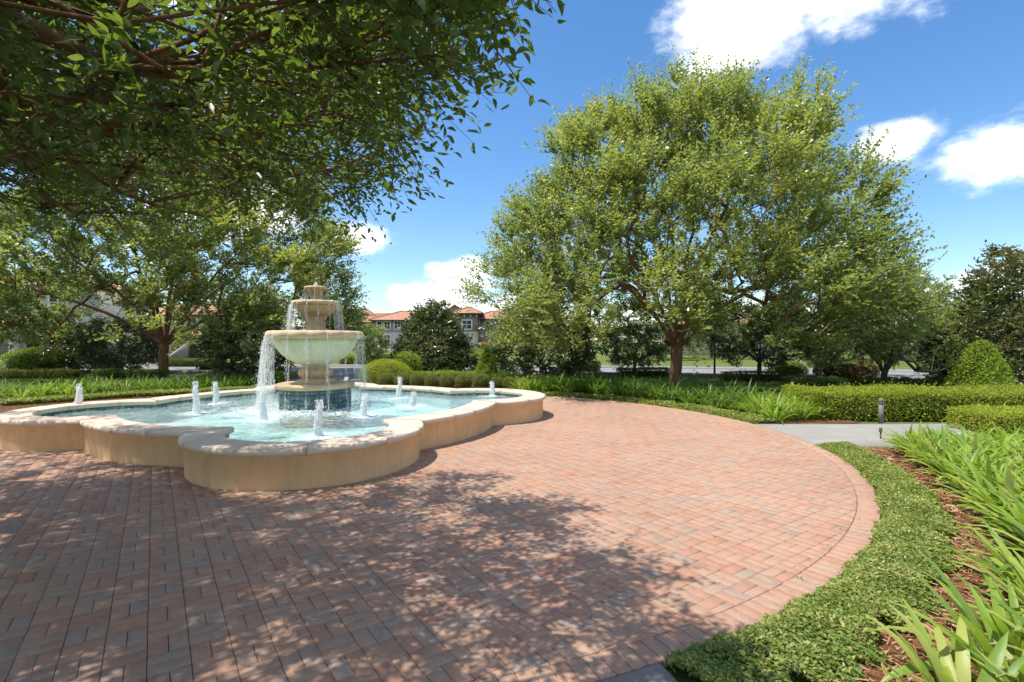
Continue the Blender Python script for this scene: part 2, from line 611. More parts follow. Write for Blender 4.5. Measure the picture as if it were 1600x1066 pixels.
M['darkhedge'] = mat_leaf('dark_hedge_leaf', [(0.0, (0.038, 0.068, 0.018)), (0.5, (0.078, 0.125, 0.03)), (1.0, (0.15, 0.19, 0.044))], (0.20, 0.27, 0.03), 0.30, 0.45, 0.35)
M['box'] = mat_leaf('boxwood_leaf', [(0.0, (0.10, 0.125, 0.03)), (0.5, (0.17, 0.195, 0.05)), (1.0, (0.27, 0.275, 0.08))], (0.26, 0.30, 0.05), 0.3, 0.55, 0.25)
M['lily'] = mat_leaf('lily_leaf', [(0.0, (0.10, 0.19, 0.03)), (0.5, (0.20, 0.30, 0.045)), (0.9, (0.33, 0.40, 0.07)), (1.0, (0.44, 0.38, 0.15))], (0.36, 0.46, 0.04), 0.36, 0.42, 0.35)
M['lily_far'] = mat_leaf('lily_leaf_deep', [(0.0, (0.045, 0.10, 0.02)), (0.5, (0.09, 0.17, 0.03)), (1.0, (0.19, 0.27, 0.05))], (0.24, 0.34, 0.035), 0.33, 0.40, 0.4)
M['jasmine'] = mat_leaf('jasmine_leaf', [(0.0, (0.055, 0.10, 0.022)), (0.3, (0.14, 0.20, 0.04)), (0.65, (0.27, 0.31, 0.075)), (0.9, (0.40, 0.40, 0.15)), (1.0, (0.34, 0.22, 0.13))], (0.36, 0.42, 0.055), 0.32, 0.45, 0.3)
M['rust'] = mat_leaf('rust_shrub_leaf', [(0.0, (0.15, 0.10, 0.035)), (0.5, (0.26, 0.16, 0.07)), (1.0, (0.36, 0.24, 0.13))], (0.3, 0.2, 0.06), 0.3, 0.5, 0.3)
M['sage'] = mat_leaf('sage_shrub_leaf', [(0.0, (0.09, 0.12, 0.06)), (0.5, (0.16, 0.20, 0.11)), (1.0, (0.25, 0.29, 0.18))], (0.22, 0.28, 0.1), 0.3, 0.5, 0.3)
M['drybrown'] = mat_leaf('dry_leaf', [(0.0, (0.07, 0.035, 0.018)), (0.5, (0.16, 0.08, 0.035)), (1.0, (0.30, 0.18, 0.08))], (0.2, 0.1, 0.03), 0.1, 0.7, 0.2)
M['grass'] = mat_leaf('grass_blade', [(0.0, (0.07, 0.11, 0.025)), (0.5, (0.125, 0.17, 0.04)), (1.0, (0.22, 0.23, 0.08))], (0.25, 0.3, 0.05), 0.3, 0.6, 0.2)

M['w_taupe'] = mat_rough('wall_taupe', (0.25, 0.21, 0.175), (0.29, 0.245, 0.205), 0.6, 0.9, 20, 0.3, 0.02, 0.15, 0.12)
M['w_rose'] = mat_rough('wall_rose_taupe', (0.33, 0.265, 0.23), (0.375, 0.305, 0.265), 0.6, 0.9, 20, 0.3, 0.02, 0.15, 0.12)
M['w_grey'] = mat_rough('wall_pale_grey', (0.42, 0.41, 0.385), (0.48, 0.465, 0.435), 0.6, 0.9, 20, 0.3, 0.02, 0.15, 0.12)
M['w_cream'] = mat_rough('wall_cream', (0.58, 0.50, 0.385), (0.64, 0.56, 0.44), 0.6, 0.9, 20, 0.3, 0.02, 0.15, 0.12)
M['w_white'] = mat_rough('wall_white', (0.58, 0.545, 0.475), (0.65, 0.61, 0.54), 0.6, 0.9, 20, 0.3, 0.02, 0.15, 0.10)
M['trim'] = mat_rough('white_trim', (0.72, 0.71, 0.68), (0.78, 0.77, 0.74), 2, 0.6, 30, 0.1, 0.003, 0.3, 0.05)
M['dkwood'] = mat_rough('dark_brown_eave', (0.095, 0.055, 0.038), (0.14, 0.085, 0.058), 2, 0.7, 30, 0.2, 0.004, 0.3, 0.1)
m, nt, out = newmat('clay_roof_tiles')
tcn = nt.nodes.new('ShaderNodeTexCoord')
co = objco(nt)
at_ = nt.nodes.new('ShaderNodeAttribute')
at_.attribute_name = 'tone'
n1 = noise(nt, 1.3, 5, 0.65, co)
n2 = noise(nt, 7, 4, 0.75, co)
c = ramp(nt, n1, [(0.3, (0.33, 0.165, 0.10)), (0.7, (0.44, 0.25, 0.165))])
c = mixc(nt, 0.55, c, ramp(nt, n2, [(0.3, (0.55, 0.5, 0.5)), (0.7, (1.25, 1.25, 1.25))]), 'MULTIPLY')
vw = nt.nodes.new('ShaderNodeTexWave')
vw.inputs['Scale'].default_value = 1.35
vw.inputs['Distortion'].default_value = 0.4
vw.bands_direction = 'Z'
nt.links.new(co, vw.inputs['Vector'])
principled(nt, out, c, 0.85, 0.15, bump(nt, vw.outputs['Fac'], 0.5, 0.05))
M['roof'] = m
m, nt, out = newmat('window_glass')
principled(nt, out, (0.035, 0.045, 0.055), 0.06, 0.8)
M['glass'] = m
m, nt, out = newmat('dark_metal')
principled(nt, out, (0.045, 0.045, 0.048), 0.45, 0.4, None, 0.3)
M['dkmetal'] = m
M['bronze'] = mat_rough('weathered_grey_metal', (0.15, 0.14, 0.125), (0.23, 0.215, 0.195), 9, 0.6, 60, 0.2, 0.003, 0.3, 0.2)
M['galv'] = mat_rough('galvanised_post', (0.32, 0.33, 0.33), (0.42, 0.43, 0.43), 6, 0.5, 60, 0.2, 0.003, 0.35, 0.1)
M['brickred'] = mat_rough('step_brick', (0.27, 0.17, 0.125), (0.35, 0.235, 0.18), 4, 0.9, 40, 0.4, 0.01)

# ------------------------------------------------------------------ the setting
PC = np.array((-2.353, 9.767))       # centre of the paved circle
PR = 7.645
GRID1 = np.array((-0.5758, 0.8176))  # paving columns run this way
GRID2 = np.array((0.8176, 0.5758))


def sheet(name, pts, z, mat, kind='structure', parent=None):
    v = [(p[0], p[1], z) for p in pts]
    a = sum(pts[i][0] * pts[(i + 1) % len(pts)][1] - pts[(i + 1) % len(pts)][0] * pts[i][1] for i in range(len(pts)))
    idx = list(range(len(v)))
    if a < 0:
        idx.reverse()
    me = mesh_from(name, v, [idx], mat)
    o = obj(name, me, parent)
    if parent is None:
        o['kind'] = kind
    return o


def ring_sheet(name, r0, r1, a0, a1, z, mat, n=80, kind='structure'):
    v, f = [], []
    for i in range(n + 1):
        a = math.radians(a0 + (a1 - a0) * i / n)
        for r in (r0, r1):
            v.append((PC[0] + r * math.cos(a), PC[1] + r * math.sin(a), z))
    for i in range(n):
        f.append((2 * i, 2 * i + 1, 2 * i + 3, 2 * i + 2))
    o = obj(name, mesh_from(name, v, f, mat))
    o['kind'] = kind
    return o


ground = sheet('ground', [(-900, -300), (900, -300), (900, 1500), (-900, 1500)], -0.06, M['lawn'])

# road round the green with a kerb, and an entrance road beyond the fountain
def strip_pts(line, w):
    """closed polygon of a band of width w along a polyline"""
    L, Rr = [], []
    line = [np.array(p, float) for p in line]
    for i, p in enumerate(line):
        d = line[min(i + 1, len(line) - 1)] - line[max(i - 1, 0)]
        d /= np.linalg.norm(d)
        nrm_ = np.array((-d[1], d[0]))
        L.append(p + nrm_ * w / 2)
        Rr.append(p - nrm_ * w / 2)
    return L, Rr


def band(name, line, w, z, mat, kind='structure', h=None):
    L, Rr = strip_pts(line, w)
    v, f = [], []
    for a, b in zip(L, Rr):
        v += [(a[0], a[1], z), (b[0], b[1], z)]
    n = len(L)
    f = [(2 * i, 2 * i + 1, 2 * i + 3, 2 * i + 2) for i in range(n - 1)]
    if h:
        b0 = len(v)
        for a, b in zip(L, Rr):
            v += [(a[0], a[1], z - h), (b[0], b[1], z - h)]
        for i in range(n - 1):
            f.append((2 * i, 2 * i + 2, b0 + 2 * i + 2, b0 + 2 * i))
            f.append((2 * i + 1, b0 + 2 * i + 1, b0 + 2 * i + 3, 2 * i + 3))
        f.append((0, b0, b0 + 1, 1))
        f.append((2 * n - 2, 2 * n - 1, b0 + 2 * n - 1, b0 + 2 * n - 2))
    o = obj(name, mesh_from(name, v, f, mat))
    o['kind'] = kind
    return o


road_line = [(-90, 34), (-60, 34.5), (-30, 34), (-12, 33.5), (5, 32), (18, 29), (28, 24.5), (38, 17), (52, 4)]
band('road', road_line, 7.0, -0.05, M['asphalt'])
band('entrance_road', [(-8.0, 19.9), (-8.6, 25), (-9.4, 30.4)], 4.6, -0.046, M['asphalt'])
L, Rr = strip_pts(road_line, 7.3)
band('kerb_far', L, 0.3, 0.07, M['concrete'], h=0.13)
Lr = [p for p in Rr if p[0] < -13] + [np.array((-12.2, 29.9))]
band('kerb_near_left', Lr, 0.3, 0.07, M['concrete'], h=0.13)
Rr2 = [np.array((-6.3, 29.9))] + [p for p in Rr if p[0] > -6]
band('kerb_near_right', Rr2, 0.3, 0.07, M['concrete'], h=0.13)
L2, _ = strip_pts(road_line, 11.5)
band('sidewalk', L2, 1.6, -0.02, M['concrete'], h=0.05)
_, R2 = strip_pts(road_line, 12.0)
band('sidewalk_inner', [(-40, 22.0), (-24, 21.2), (-17.5, 21.0)], 1.5, -0.02, M['concrete'], h=0.05)
band('garden_path', [(-17.3, 26.2), (-15.5, 23.8), (-14.0, 21.6)], 1.5, -0.022, M['concrete'], h=0.05)

# mulch under the planting beds
ring_sheet('mulch_bed', PR + 0.02, PR + 5.2, -60, -8.0, -0.03, M['mulch'])
ring_sheet('mulch_bed_rear', PR + 0.02, PR + 2.6, 8.6, 72, -0.03, M['mulch'])
ring_sheet('mulch_bed_back', PR + 0.02, PR + 4.6, 72, 110, -0.026, M['mulch'])
ring_sheet('mulch_bed_left', PR + 0.02, PR + 6.0, 118, 195, -0.028, M['mulch'])

# concrete walks that meet the paved circle
def walk(name, ang, w, r1):
    a = math.radians(ang)
    d = np.array((math.cos(a), math.sin(a)))
    n_ = np.array((-d[1], d[0]))
    h = w / 2
    pts = []
    for k in range(9):
        t = -h + w * k / 8
        r = math.sqrt((PR + 0.012) ** 2 - t * t)
        pts.append(PC + d * r + n_ * t)
    pts += [PC + d * r1 + n_ * h, PC + d * r1 - n_ * h]
    v = [(p[0], p[1], 0.0) for p in pts] + [(p[0], p[1], -0.1) for p in pts]
    k = len(pts)
    f = [list(range(k - 1, -1, -1))] + [(i, (i + 1) % k, k + (i + 1) % k, k + i) for i in range(k)]
    o = obj(name, mesh_from(name, v, f, M['concrete']))
    o['kind'] = 'structure'
    return o


walk('concrete_path', 0.75, 2.1, 15.5)
walk('concrete_path_near', -72.7, 1.9, 11.0)

# paved circle: sand bed, basket weave of single bricks, soldier course
def disc(r, z, n=160):
    return [(PC[0] + r * math.cos(2 * math.pi * i / n), PC[1] + r * math.sin(2 * math.pi * i / n)) for i in range(n)]


paving = sheet('pavement', disc(PR, 0, 200), -0.011, M['joint'])

PIV = np.array((-1.904, 2.644))     # a grid crossing (column line) of the weave
qrow = np.array((0.717, 3.553))     # a point on a row line
PIV = PIV + GRID1 * np.dot(qrow - PIV, GRID1)
CELL = 0.2015
RIN = PR - 0.2068
POOL_C = np.array((-4.25, 11.0))


def clip_circle(poly, c, r):
    """clip a convex polygon to a circle (chords of the circle near the polygon)"""
    ctr = np.mean(poly, 0) - c
    a0 = math.atan2(ctr[1], ctr[0])
    for k in range(-2, 3):
        a = a0 + k * 0.012
        n_ = np.array((math.cos(a), math.sin(a)))
        outp = []
        for i in range(len(poly)):
            p, q = poly[i], poly[(i + 1) % len(poly)]
            dp = np.dot(p - c, n_) - r
            dq = np.dot(q - c, n_) - r
            if dp <= 0:
                outp.append(p)
            if (dp < 0) != (dq < 0) and dp != dq:
                outp.append(p + (q - p) * (dp / (dp - dq)))
        poly = outp
        if len(poly) < 3:
            return []
    return poly


def paver_tone():
    t = random.random()
    if t < 0.11:
        return random.uniform(0.0, 0.16)
    if t < 0.15:
        return random.uniform(0.9, 1.0)
    return min(0.9, max(0.16, random.gauss(0.52, 0.17)))


def prism(poly, zt, ch, ins):
    """brick from a plan polygon (counter-clockwise): chamfered top"""
    poly = [np.asarray(p, float) for p in poly]
    c_ = np.mean(poly, 0)
    k = len(poly)
    def shrink(d):
        res = []
        for i in range(k):
            p0, p1, p2 = poly[i - 1], poly[i], poly[(i + 1) % k]
            e1 = (p1 - p0) / (np.linalg.norm(p1 - p0) + 1e-9)
            e2 = (p2 - p1) / (np.linalg.norm(p2 - p1) + 1e-9)
            b_ = np.array((-e1[1], e1[0])) + np.array((-e2[1], e2[0]))
            den = max(0.35, 1 + np.dot(np.array((-e1[1], e1[0])), np.array((-e2[1], e2[0]))))
            res.append(p1 + b_ * d / den)
        return res
    a, b = shrink(ins), shrink(ins + ch)
    v = [(p[0], p[1], zt - 0.05) for p in a] + [(p[0], p[1], zt - ch) for p in a] + [(p[0], p[1], zt) for p in b]
    f = [list(range(2 * k, 3 * k))]
    for s_ in (0, k):
        for i in range(k):
            j = (i + 1) % k
            f.append((s_ + i, s_ + j, s_ + k + j, s_ + k + i))
    return v, f


bricks = []      # (poly, whole?, centre, angle, tone, zoff)
NG = int(PR / CELL) + 6
cu0 = int(round(np.dot(PC - PIV, GRID2) / CELL))
cv0 = int(round(np.dot(PC - PIV, GRID1) / CELL))
for i in range(cu0 - NG, cu0 + NG):
    for j in range(cv0 - NG, cv0 + NG):
        o_ = PIV + GRID2 * (i * CELL) + GRID1 * (j * CELL)
        mid = o_ + (GRID1 + GRID2) * CELL / 2
        if mid[1] < 1.2 or abs(mid[0]) > 1.12 * mid[1] + 0.7:      # beside or behind the camera, still laid below
            if np.linalg.norm(mid - PC) > RIN or mid[1] < 0.5 or abs(mid[0]) > 1.5 * mid[1] + 2.5:
                continue
        dC = np.linalg.norm(mid - PC)
        if dC > RIN + 0.2 or np.linalg.norm(mid - POOL_C) < 3.4:
            continue
        along = (i + j) % 2 == 1
        for k in (0, 1):
            if along:      # two bricks lying along the columns
                c_ = o_ + GRID2 * (CELL * (0.25 + 0.5 * k)) + GRID1 * (CELL / 2)
                ax, ay = GRID1, -GRID2
            else:
                c_ = o_ + GRID1 * (CELL * (0.25 + 0.5 * k)) + GRID2 * (CELL / 2)
                ax, ay = GRID2, GRID1
            hl, hw = CELL / 2, CELL / 4
            poly = [c_ - ax * hl - ay * hw, c_ + ax * hl - ay * hw, c_ + ax * hl + ay * hw, c_ - ax * hl + ay * hw]
            far = max(np.linalg.norm(p - PC) for p in poly)
            whole = True
            if far > RIN:
                whole = False
                poly = clip_circle(poly, PC, RIN)
                if len(poly) < 3:
                    continue
                pa = np.array(poly)
                ar = 0.5 * abs(np.dot(pa[:, 0], np.roll(pa[:, 1], -1)) - np.dot(pa[:, 1], np.roll(pa[:, 0], -1)))
                if ar < 0.0012:
                    continue
                q = [poly[0]]
                for p in poly[1:]:
                    if np.linalg.norm(p - q[-1]) > 0.006:
                        q.append(p)
                if np.linalg.norm(q[0] - q[-1]) < 0.006:
                    q.pop()
                poly = q
                if len(poly) < 3:
                    continue
            bricks.append((poly, whole, c_, math.atan2(ax[1], ax[0]), paver_tone(), random.gauss(0, 0.0011)))
nb = int(2 * math.pi * (PR - 0.105) / 0.1015)
for i in range(nb):
    a = 2 * math.pi * i / nb
    d = np.array((math.cos(a), math.sin(a)))
    c_ = PC + d * (PR - 0.104)
    if c_[1] < 0.3 or abs(c_[0]) > 1.5 * c_[1] + 2.5:
        continue
    t_ = np.array((-d[1], d[0]))
    poly = [c_ - d * 0.1015 - t_ * 0.0494, c_ + d * 0.1015 - t_ * 0.0508, c_ + d * 0.1015 + t_ * 0.0508, c_ - d * 0.1015 + t_ * 0.0494]
    bricks.append((poly, False, c_, a, min(0.8, max(0.2, random.gauss(0.42, 0.15))), random.gauss(0, 0.001)))


def in_view(c_):
    return c_[1] > 2.62 and abs(c_[0]) < c_[1] * 800 / F


cand = sorted([k for k, b in enumerate(bricks) if b[1] and in_view(b[2])], key=lambda k: bricks[k][2][0] ** 2 + bricks[k][2][1] ** 2)
single = set(cand[:300])
hl, hw = CELL / 2, CELL / 4
variants = []
for k in range(30):
    v, f = prism([(-hl, -hw), (hl, -hw), (hl, hw), (-hl, hw)], 0.0, 0.0030, 0.0017)
    tn = (k + 0.5) / 30
    variants.append(mesh_from('paver_brick', v, f, M['paver'], tone=[tn] * len(f)))
rest = MB()
for k, (poly, whole, c_, ang, tn, dz) in enumerate(bricks):
    if k in single:
        o = obj('paver_brick', variants[min(29, int(tn * 30))], paving, (c_[0], c_[1], dz), (random.gauss(0, 0.004), random.gauss(0, 0.004), ang))
    else:
        v, f = prism(poly, dz, 0.0030, 0.0017)
        rest.add(v, f, tn)
tag(rest.build('paver_bricks_beyond', M['paver'], paving), kind='stuff')

# ------------------------------------------------------------------ fountain pool
AX = np.array((0.343, -0.940))      # from the pool centre to the lobe that faces the camera
BX = np.array((0.940, 0.343))
R0, RL, DL = 3.85, 1.60, 3.61
CAPZ = 0.50
WATERZ = 0.355


def pool_outline(d, n_lobe=26, n_diag=18):
    """closed outline offset by d; every call has the same number of points"""
    R_, r_ = R0 + d, RL + d
    x = (R_ * R_ - r_ * r_ + DL * DL) / (2 * DL)
    y = math.sqrt(R_ * R_ - x * x)
    al = math.atan2(y, x - DL)
    am = math.atan2(y, x)
    pts, seg = [], []
    for q in range(4):
        th = q * math.pi / 2
        e1 = np.array((math.cos(th), math.sin(th)))
        e2 = np.array((-e1[1], e1[0]))
        for i in range(n_lobe):
            a = -al + 2 * al * i / n_lobe
            pts.append(e1 * (DL + r_ * math.cos(a)) + e2 * (r_ * math.sin(a)))
            seg.append((2 * q, i))
        for i in range(n_diag):
            a = th + am + (math.pi / 2 - 2 * am) * i / n_diag
            pts.append(np.array((R_ * math.cos(a), R_ * math.sin(a))))
            seg.append((2 * q + 1, i))
    W = [POOL_C + AX * p[0] + BX * p[1] for p in pts]
    return np.array(W), seg


pool = empty('fountain_pool', (POOL_C[0], POOL_C[1], 0), 'lobed ochre stucco fountain pool with wide pale stone coping', 'fountain pool')


def pool_band(name, prof, mat, smooth=True):
    """sweep a list of (offset, z) round the outline"""
    v, f = [], []
    loops = [pool_outline(d)[0] for d, z in prof]
    n = len(loops[0])
    for lp, (d, z) in zip(loops, prof):
        v += [(p[0] - POOL_C[0], p[1] - POOL_C[1], z) for p in lp]
    for k in range(len(prof) - 1):
        for i in range(n):
            j = (i + 1) % n
            f.append((k * n + i, k * n + j, (k + 1) * n + j, (k + 1) * n + i))
    me = mesh_from(name, v, f, mat)
    return obj(name, me, pool)


pool_band('wall', [(0.0, -0.03), (0.0, 0.375), (0.018, 0.385), (0.018, CAPZ - 0.078)], M['stucco'])
pool_band('inner_wall', [(-0.40, CAPZ - 0.085), (-0.40, -0.02)], M['plaster'])
# coping stones, each a piece with thin joints
prof = [(-0.02, CAPZ - 0.085), (0.045, CAPZ - 0.085), (0.058, CAPZ - 0.078), (0.064, CAPZ - 0.062), (0.070, CAPZ - 0.045), (0.066, CAPZ - 0.022), (0.054, CAPZ - 0.007),
        (0.034, CAPZ), (-0.435, CAPZ), (-0.447, CAPZ - 0.006), (-0.452, CAPZ - 0.02), (-0.452, CAPZ - 0.085), (-0.02, CAPZ - 0.085)]
loops = [pool_outline(d)[0] for d, z in prof]
seg = pool_outline(0)[1]
n = len(seg)
cuts = []
for k in range(n):
    s_, i_ = seg[k]
    if s_ % 2 == 0 and i_ in (0, 4, 9, 13, 18, 22):
        cuts.append(k)
    if s_ % 2 == 1 and i_ in (0, 5, 9, 14):
        cuts.append(k)
for ci, k0 in enumerate(cuts):
    k1 = cuts[(ci + 1) % len(cuts)]
    if k1 <= k0:
        k1 += n
    v, f = [], []
    steps = list(range(k0, k1 + 1))
    m_ = len(prof)
    jit = random.gauss(0, 0.0012)
    for si, k in enumerate(steps):
        for lp, (d, z) in zip(loops, prof):
            p = lp[k % n].copy()
            if si == 0:
                q = lp[(k + 1) % n]
                p = p + (q - p) / np.linalg.norm(q - p) * 0.0022
            if si == len(steps) - 1:
                q = lp[(k - 1) % n]
                p = p + (q - p) / np.linalg.norm(q - p) * 0.0022
            v.append((p[0] - POOL_C[0], p[1] - POOL_C[1], z + jit))
    for a in range(len(steps) - 1):
        for b in range(m_ - 1):
            f.append((a * m_ + b, (a + 1) * m_ + b, (a + 1) * m_ + b + 1, a * m_ + b + 1))
    f.append(list(range(m_ - 2, -1, -1)))
    f.append([(len(steps) - 1) * m_ + b for b in range(m_ - 1)])
    obj('coping_stone', mesh_from('coping_stone', v, f, M['coping']), pool)
# waterline tiles, two courses of small glazed tiles
lp = pool_outline(-0.40, 40, 28)[0]
tb = MB()
for k in range(len(lp)):
    p, q = lp[k] - POOL_C, lp[(k + 1) % len(lp)] - POOL_C
    Ld = np.linalg.norm(q - p)
    nt_ = max(1, int(round(Ld / 0.1)))
    e = (q - p) / Ld
    nn = np.array((-e[1], e[0]))
    if np.dot(nn, -(p + q) / 2) < 0:
        nn = -nn
    for t_ in range(nt_):
        for zr in range(2):
            z0, z1 = CAPZ - 0.09 - 0.075 * (zr + 1) + 0.003, CAPZ - 0.09 - 0.075 * zr
            a, b = p + e * (Ld * t_ / nt_ + 0.002), p + e * (Ld * (t_ + 1) / nt_ - 0.002)
            a2, b2 = a + nn * 0.008, b + nn * 0.008
            tb.add([(a2[0], a2[1], z0), (b2[0], b2[1], z0), (b2[0], b2[1], z1), (a2[0], a2[1], z1), (a[0], a[1], z0), (b[0], b[1], z0), (b[0], b[1], z1), (a[0], a[1], z1)],
                   [(0, 1, 2, 3), (4, 5, 1, 0), (3, 2, 6, 7), (0, 3, 7, 4), (1, 5, 6, 2)], random.random())
tag(tb.build('waterline_tiles', M['tile'], pool), kind='stuff')
# floor of the pool
lp = pool_outline(-0.39)[0]
obj('pool_floor', mesh_from('pool_floor', [(p[0] - POOL_C[0], p[1] - POOL_C[1], 0.012) for p in lp], [list(range(len(lp)))], M['plaster']), pool)

# jets (plan positions measured at the waterline)
JETS_PX = [(123, 642, 40), (306, 646, 47), (337, 631, 33), (411, 656, 48), (498, 682, 54), (569, 650, 34), (624, 622, 31), (646, 635, 22), (769, 619, 22), (541, 606, 16)]
JET = []
for px, py, hp in JETS_PX:
    Y = (H - WATERZ) * F / (py - HZ)
    JET.append((col_at(px, Y), Y, hp * Y / F))


def water_mesh():
    res = 0.06
    xs = np.arange(POOL_C[0] - 5.3, POOL_C[0] + 5.3, res)
    ys = np.arange(POOL_C[1] - 5.3, POOL_C[1] + 5.3, res)
    XX, YY = np.meshgrid(xs, ys)
    dx, dy = XX - POOL_C[0], YY - POOL_C[1]
    u = dx * AX[0] + dy * AX[1]
    w = dx * BX[0] + dy * BX[1]
    d = R0 - np.hypot(u, w)
    for cu, cw in ((DL, 0), (-DL, 0), (0, DL), (0, -DL)):
        d = np.maximum(d, RL - np.hypot(u - cu, w - cw))
    inside = d > 0.36
    z = np.zeros_like(XX)
    foam = np.full_like(XX, 0.24)
    rr = np.random.default_rng(3)
    for k in range(46):
        a = rr.uniform(0, 2 * math.pi)
        kk = rr.uniform(3, 26)
        z += 0.0115 / kk ** 0.75 * np.sin(kk * (XX * math.cos(a) + YY * math.sin(a)) + rr.uniform(0, 6.3))
    for (jx, jy, jh) in JET:
        r_ = np.hypot(XX - jx, YY - jy)
        z += 0.014 * np.exp(-r_ * 1.6) * np.sin(r_ * 24)
        foam += 1.0 * np.exp(-(r_ / 0.26) ** 2)
    r_ = np.hypot(dx, dy)
    z += 0.02 * np.exp(-np.abs(r_ - 1.1) * 1.2) * np.sin(r_ * 17) * (r_ > 0.7)
    foam += 1.0 * np.exp(-((r_ - 0.98) / 0.30) ** 2) + 0.12 * np.exp(-((r_ - 1.5) / 0.8) ** 2)
    left = np.exp(-(((XX - POOL_C[0] + 1.0) / 0.5) ** 2 + ((YY - POOL_C[1] + 0.35) / 0.5) ** 2))
    foam += left * 0.9
    ny, nx = XX.shape
    idx = np.arange(nx * ny).reshape(ny, nx)
    q = np.stack([idx[:-1, :-1], idx[:-1, 1:], idx[1:, 1:], idx[1:, :-1]], -1).reshape(-1, 4)
    ok = inside.ravel()[q].all(1)
    q = q[ok]
    used, inv = np.unique(q, return_inverse=True)
    V = np.stack([XX.ravel(), YY.ravel(), WATERZ + z.ravel()], 1)[used]
    me = mesh_from('water', V, inv.reshape(-1, 4), M['water'], True)
    a = me.attributes.new('foam', 'FLOAT', 'POINT')
    a.data.foreach_set('value', np.clip(foam.ravel()[used], 0, 1).astype(np.float32))
    return me


o = obj('water', water_mesh())
o['kind'] = 'structure'

OCT_V = np.array([(1, 0, 0), (-1, 0, 0), (0, 1, 0), (0, -1, 0), (0, 0, 1), (0, 0, -1)], float)
OCT_F = np.array([(0, 2, 4), (2, 1, 4), (1, 3, 4), (3, 0, 4), (2, 0, 5), (1, 2, 5), (3, 1, 5), (0, 3, 5)])


def drops_mesh(name, P, S, mat):
    """P (n,3) centres, S (n,3) half sizes"""
    n_ = len(P)
    V = P[:, None, :] + OCT_V[None] * S[:, None, :]
    Fq = OCT_F[None] + (np.arange(n_) * 6)[:, None, None]
    return mesh_from(name, V.reshape(-1, 3), Fq.reshape(-1, 3), mat, True)


jet_labels = ['tall foaming jet in the far-left lobe of the pool', 'slim white jet left of centre, nearer of the left pair', 'white jet behind another, left of the tiered fountain',
              'tall jet just left in front of the fountain plinth', 'tallest foaming jet in the near lobe before the fountain', 'jet right of the plinth, in front of its shadow',
              'narrow jet before the round clipped balls, left of its pair', 'short jet right of the plinth, farther out in the pool', 'small jet in the right lobe of the pool',
              'low bubbling jet behind the fountain plinth']
for (jx, jy, jh), lab in zip(JET, jet_labels):
    rr = np.random.default_rng(int(abs(jx * 100)))
    w0 = 0.072 if jh > 0.3 else 0.06
    n2_ = 420
    t2 = rr.uniform(0, 1.1, n2_) ** 0.9
    a2 = rr.uniform(0, 2 * math.pi, n2_)
    r2 = w0 * (0.92 - 0.35 * t2) * rr.uniform(0.75, 1.05, n2_) + np.abs(rr.normal(0, 0.016, n2_)) * (rr.uniform(0, 1, n2_) < 0.45)
    sw2 = 0.014 * np.sin(t2 * 5 + jx)
    P2 = np.stack([r2 * np.cos(a2) + sw2, r2 * np.sin(a2), t2 * jh], 1)
    S2 = rr.uniform(0.003, 0.0085, (n2_, 1)) * np.array([[1, 1, 2.0]])
    # aerated column with the froth and drops round it
    nr, ns = 34, 18
    tt = np.linspace(0, 1, nr)
    prof_r = w0 * (0.92 - 0.36 * tt) * np.sqrt(np.clip(1.02 - tt ** 6, 0.02, 1))
    prof_r[:3] *= np.array((1.5, 1.22, 1.06))
    lump = 1 + 0.085 * rr.normal(0, 1, (nr, ns)) + (0.05 * np.sin(tt * rr.uniform(10, 22) + rr.uniform(0, 6)))[:, None]
    aa = np.linspace(0, 2 * math.pi, ns, endpoint=False)
    sway = 0.014 * np.sin(tt * 5 + jx)
    cv = np.stack([prof_r[:, None] * lump * np.cos(aa) + sway[:, None], prof_r[:, None] * lump * np.sin(aa), np.repeat((tt * jh)[:, None], ns, 1)], -1).reshape(-1, 3)
    ii = np.arange(nr - 1)[:, None] * ns
    kk = np.arange(ns)[None]
    cf = np.stack([ii + kk, ii + (kk + 1) % ns, ii + ns + (kk + 1) % ns, ii + ns + kk], -1).reshape(-1, 4)
    dv = (P2[:, None, :] + OCT_V[None] * S2[:, None, :]).reshape(-1, 3)
    df = (OCT_F[None] + (np.arange(len(P2)) * 6)[:, None, None]).reshape(-1, 3) + len(cv)
    jt = obj('water_jet', mesh_from('water_jet', np.concatenate([cv, dv]), [cf, df], M['spray'], True), None, (jx, jy, WATERZ - 0.02))
    tag(jt, lab, 'water jet', 'foaming jets in the fountain pool')

# ------------------------------------------------------------------ tiered fountain
ft = empty('tiered_fountain', (POOL_C[0], POOL_C[1], 0), 'three tiered tan stone fountain with scalloped bowls in the pool', 'fountain')


def lathe(name, prof, mat, parent=ft, n=96, lobes=0, amp=0.0, smooth=True):
    """prof: (radius, z, scallop weight)"""
    v, f = [], []
    for r, z, w in prof:
        for i in range(n):
            a = 2 * math.pi * i / n
            s_ = 1.0
            if lobes:
                s_ = 1.0 + amp * w * (abs(math.cos(a * lobes / 2.0)) ** 0.7 - 0.75)
            v.append((r * s_ * math.cos(a), r * s_ * math.sin(a), z))
    for k in range(len(prof) - 1):
        for i in range(n):
            j = (i + 1) % n
            f.append((k * n + i, k * n + j, (k + 1) * n + j, (k + 1) * n + i))
    f.append(list(range(n - 1, -1, -1)))
    f.append([(len(prof) - 1) * n + i for i in range(n)])
    return obj(name, mesh_from(name, v, f, mat, smooth), parent)


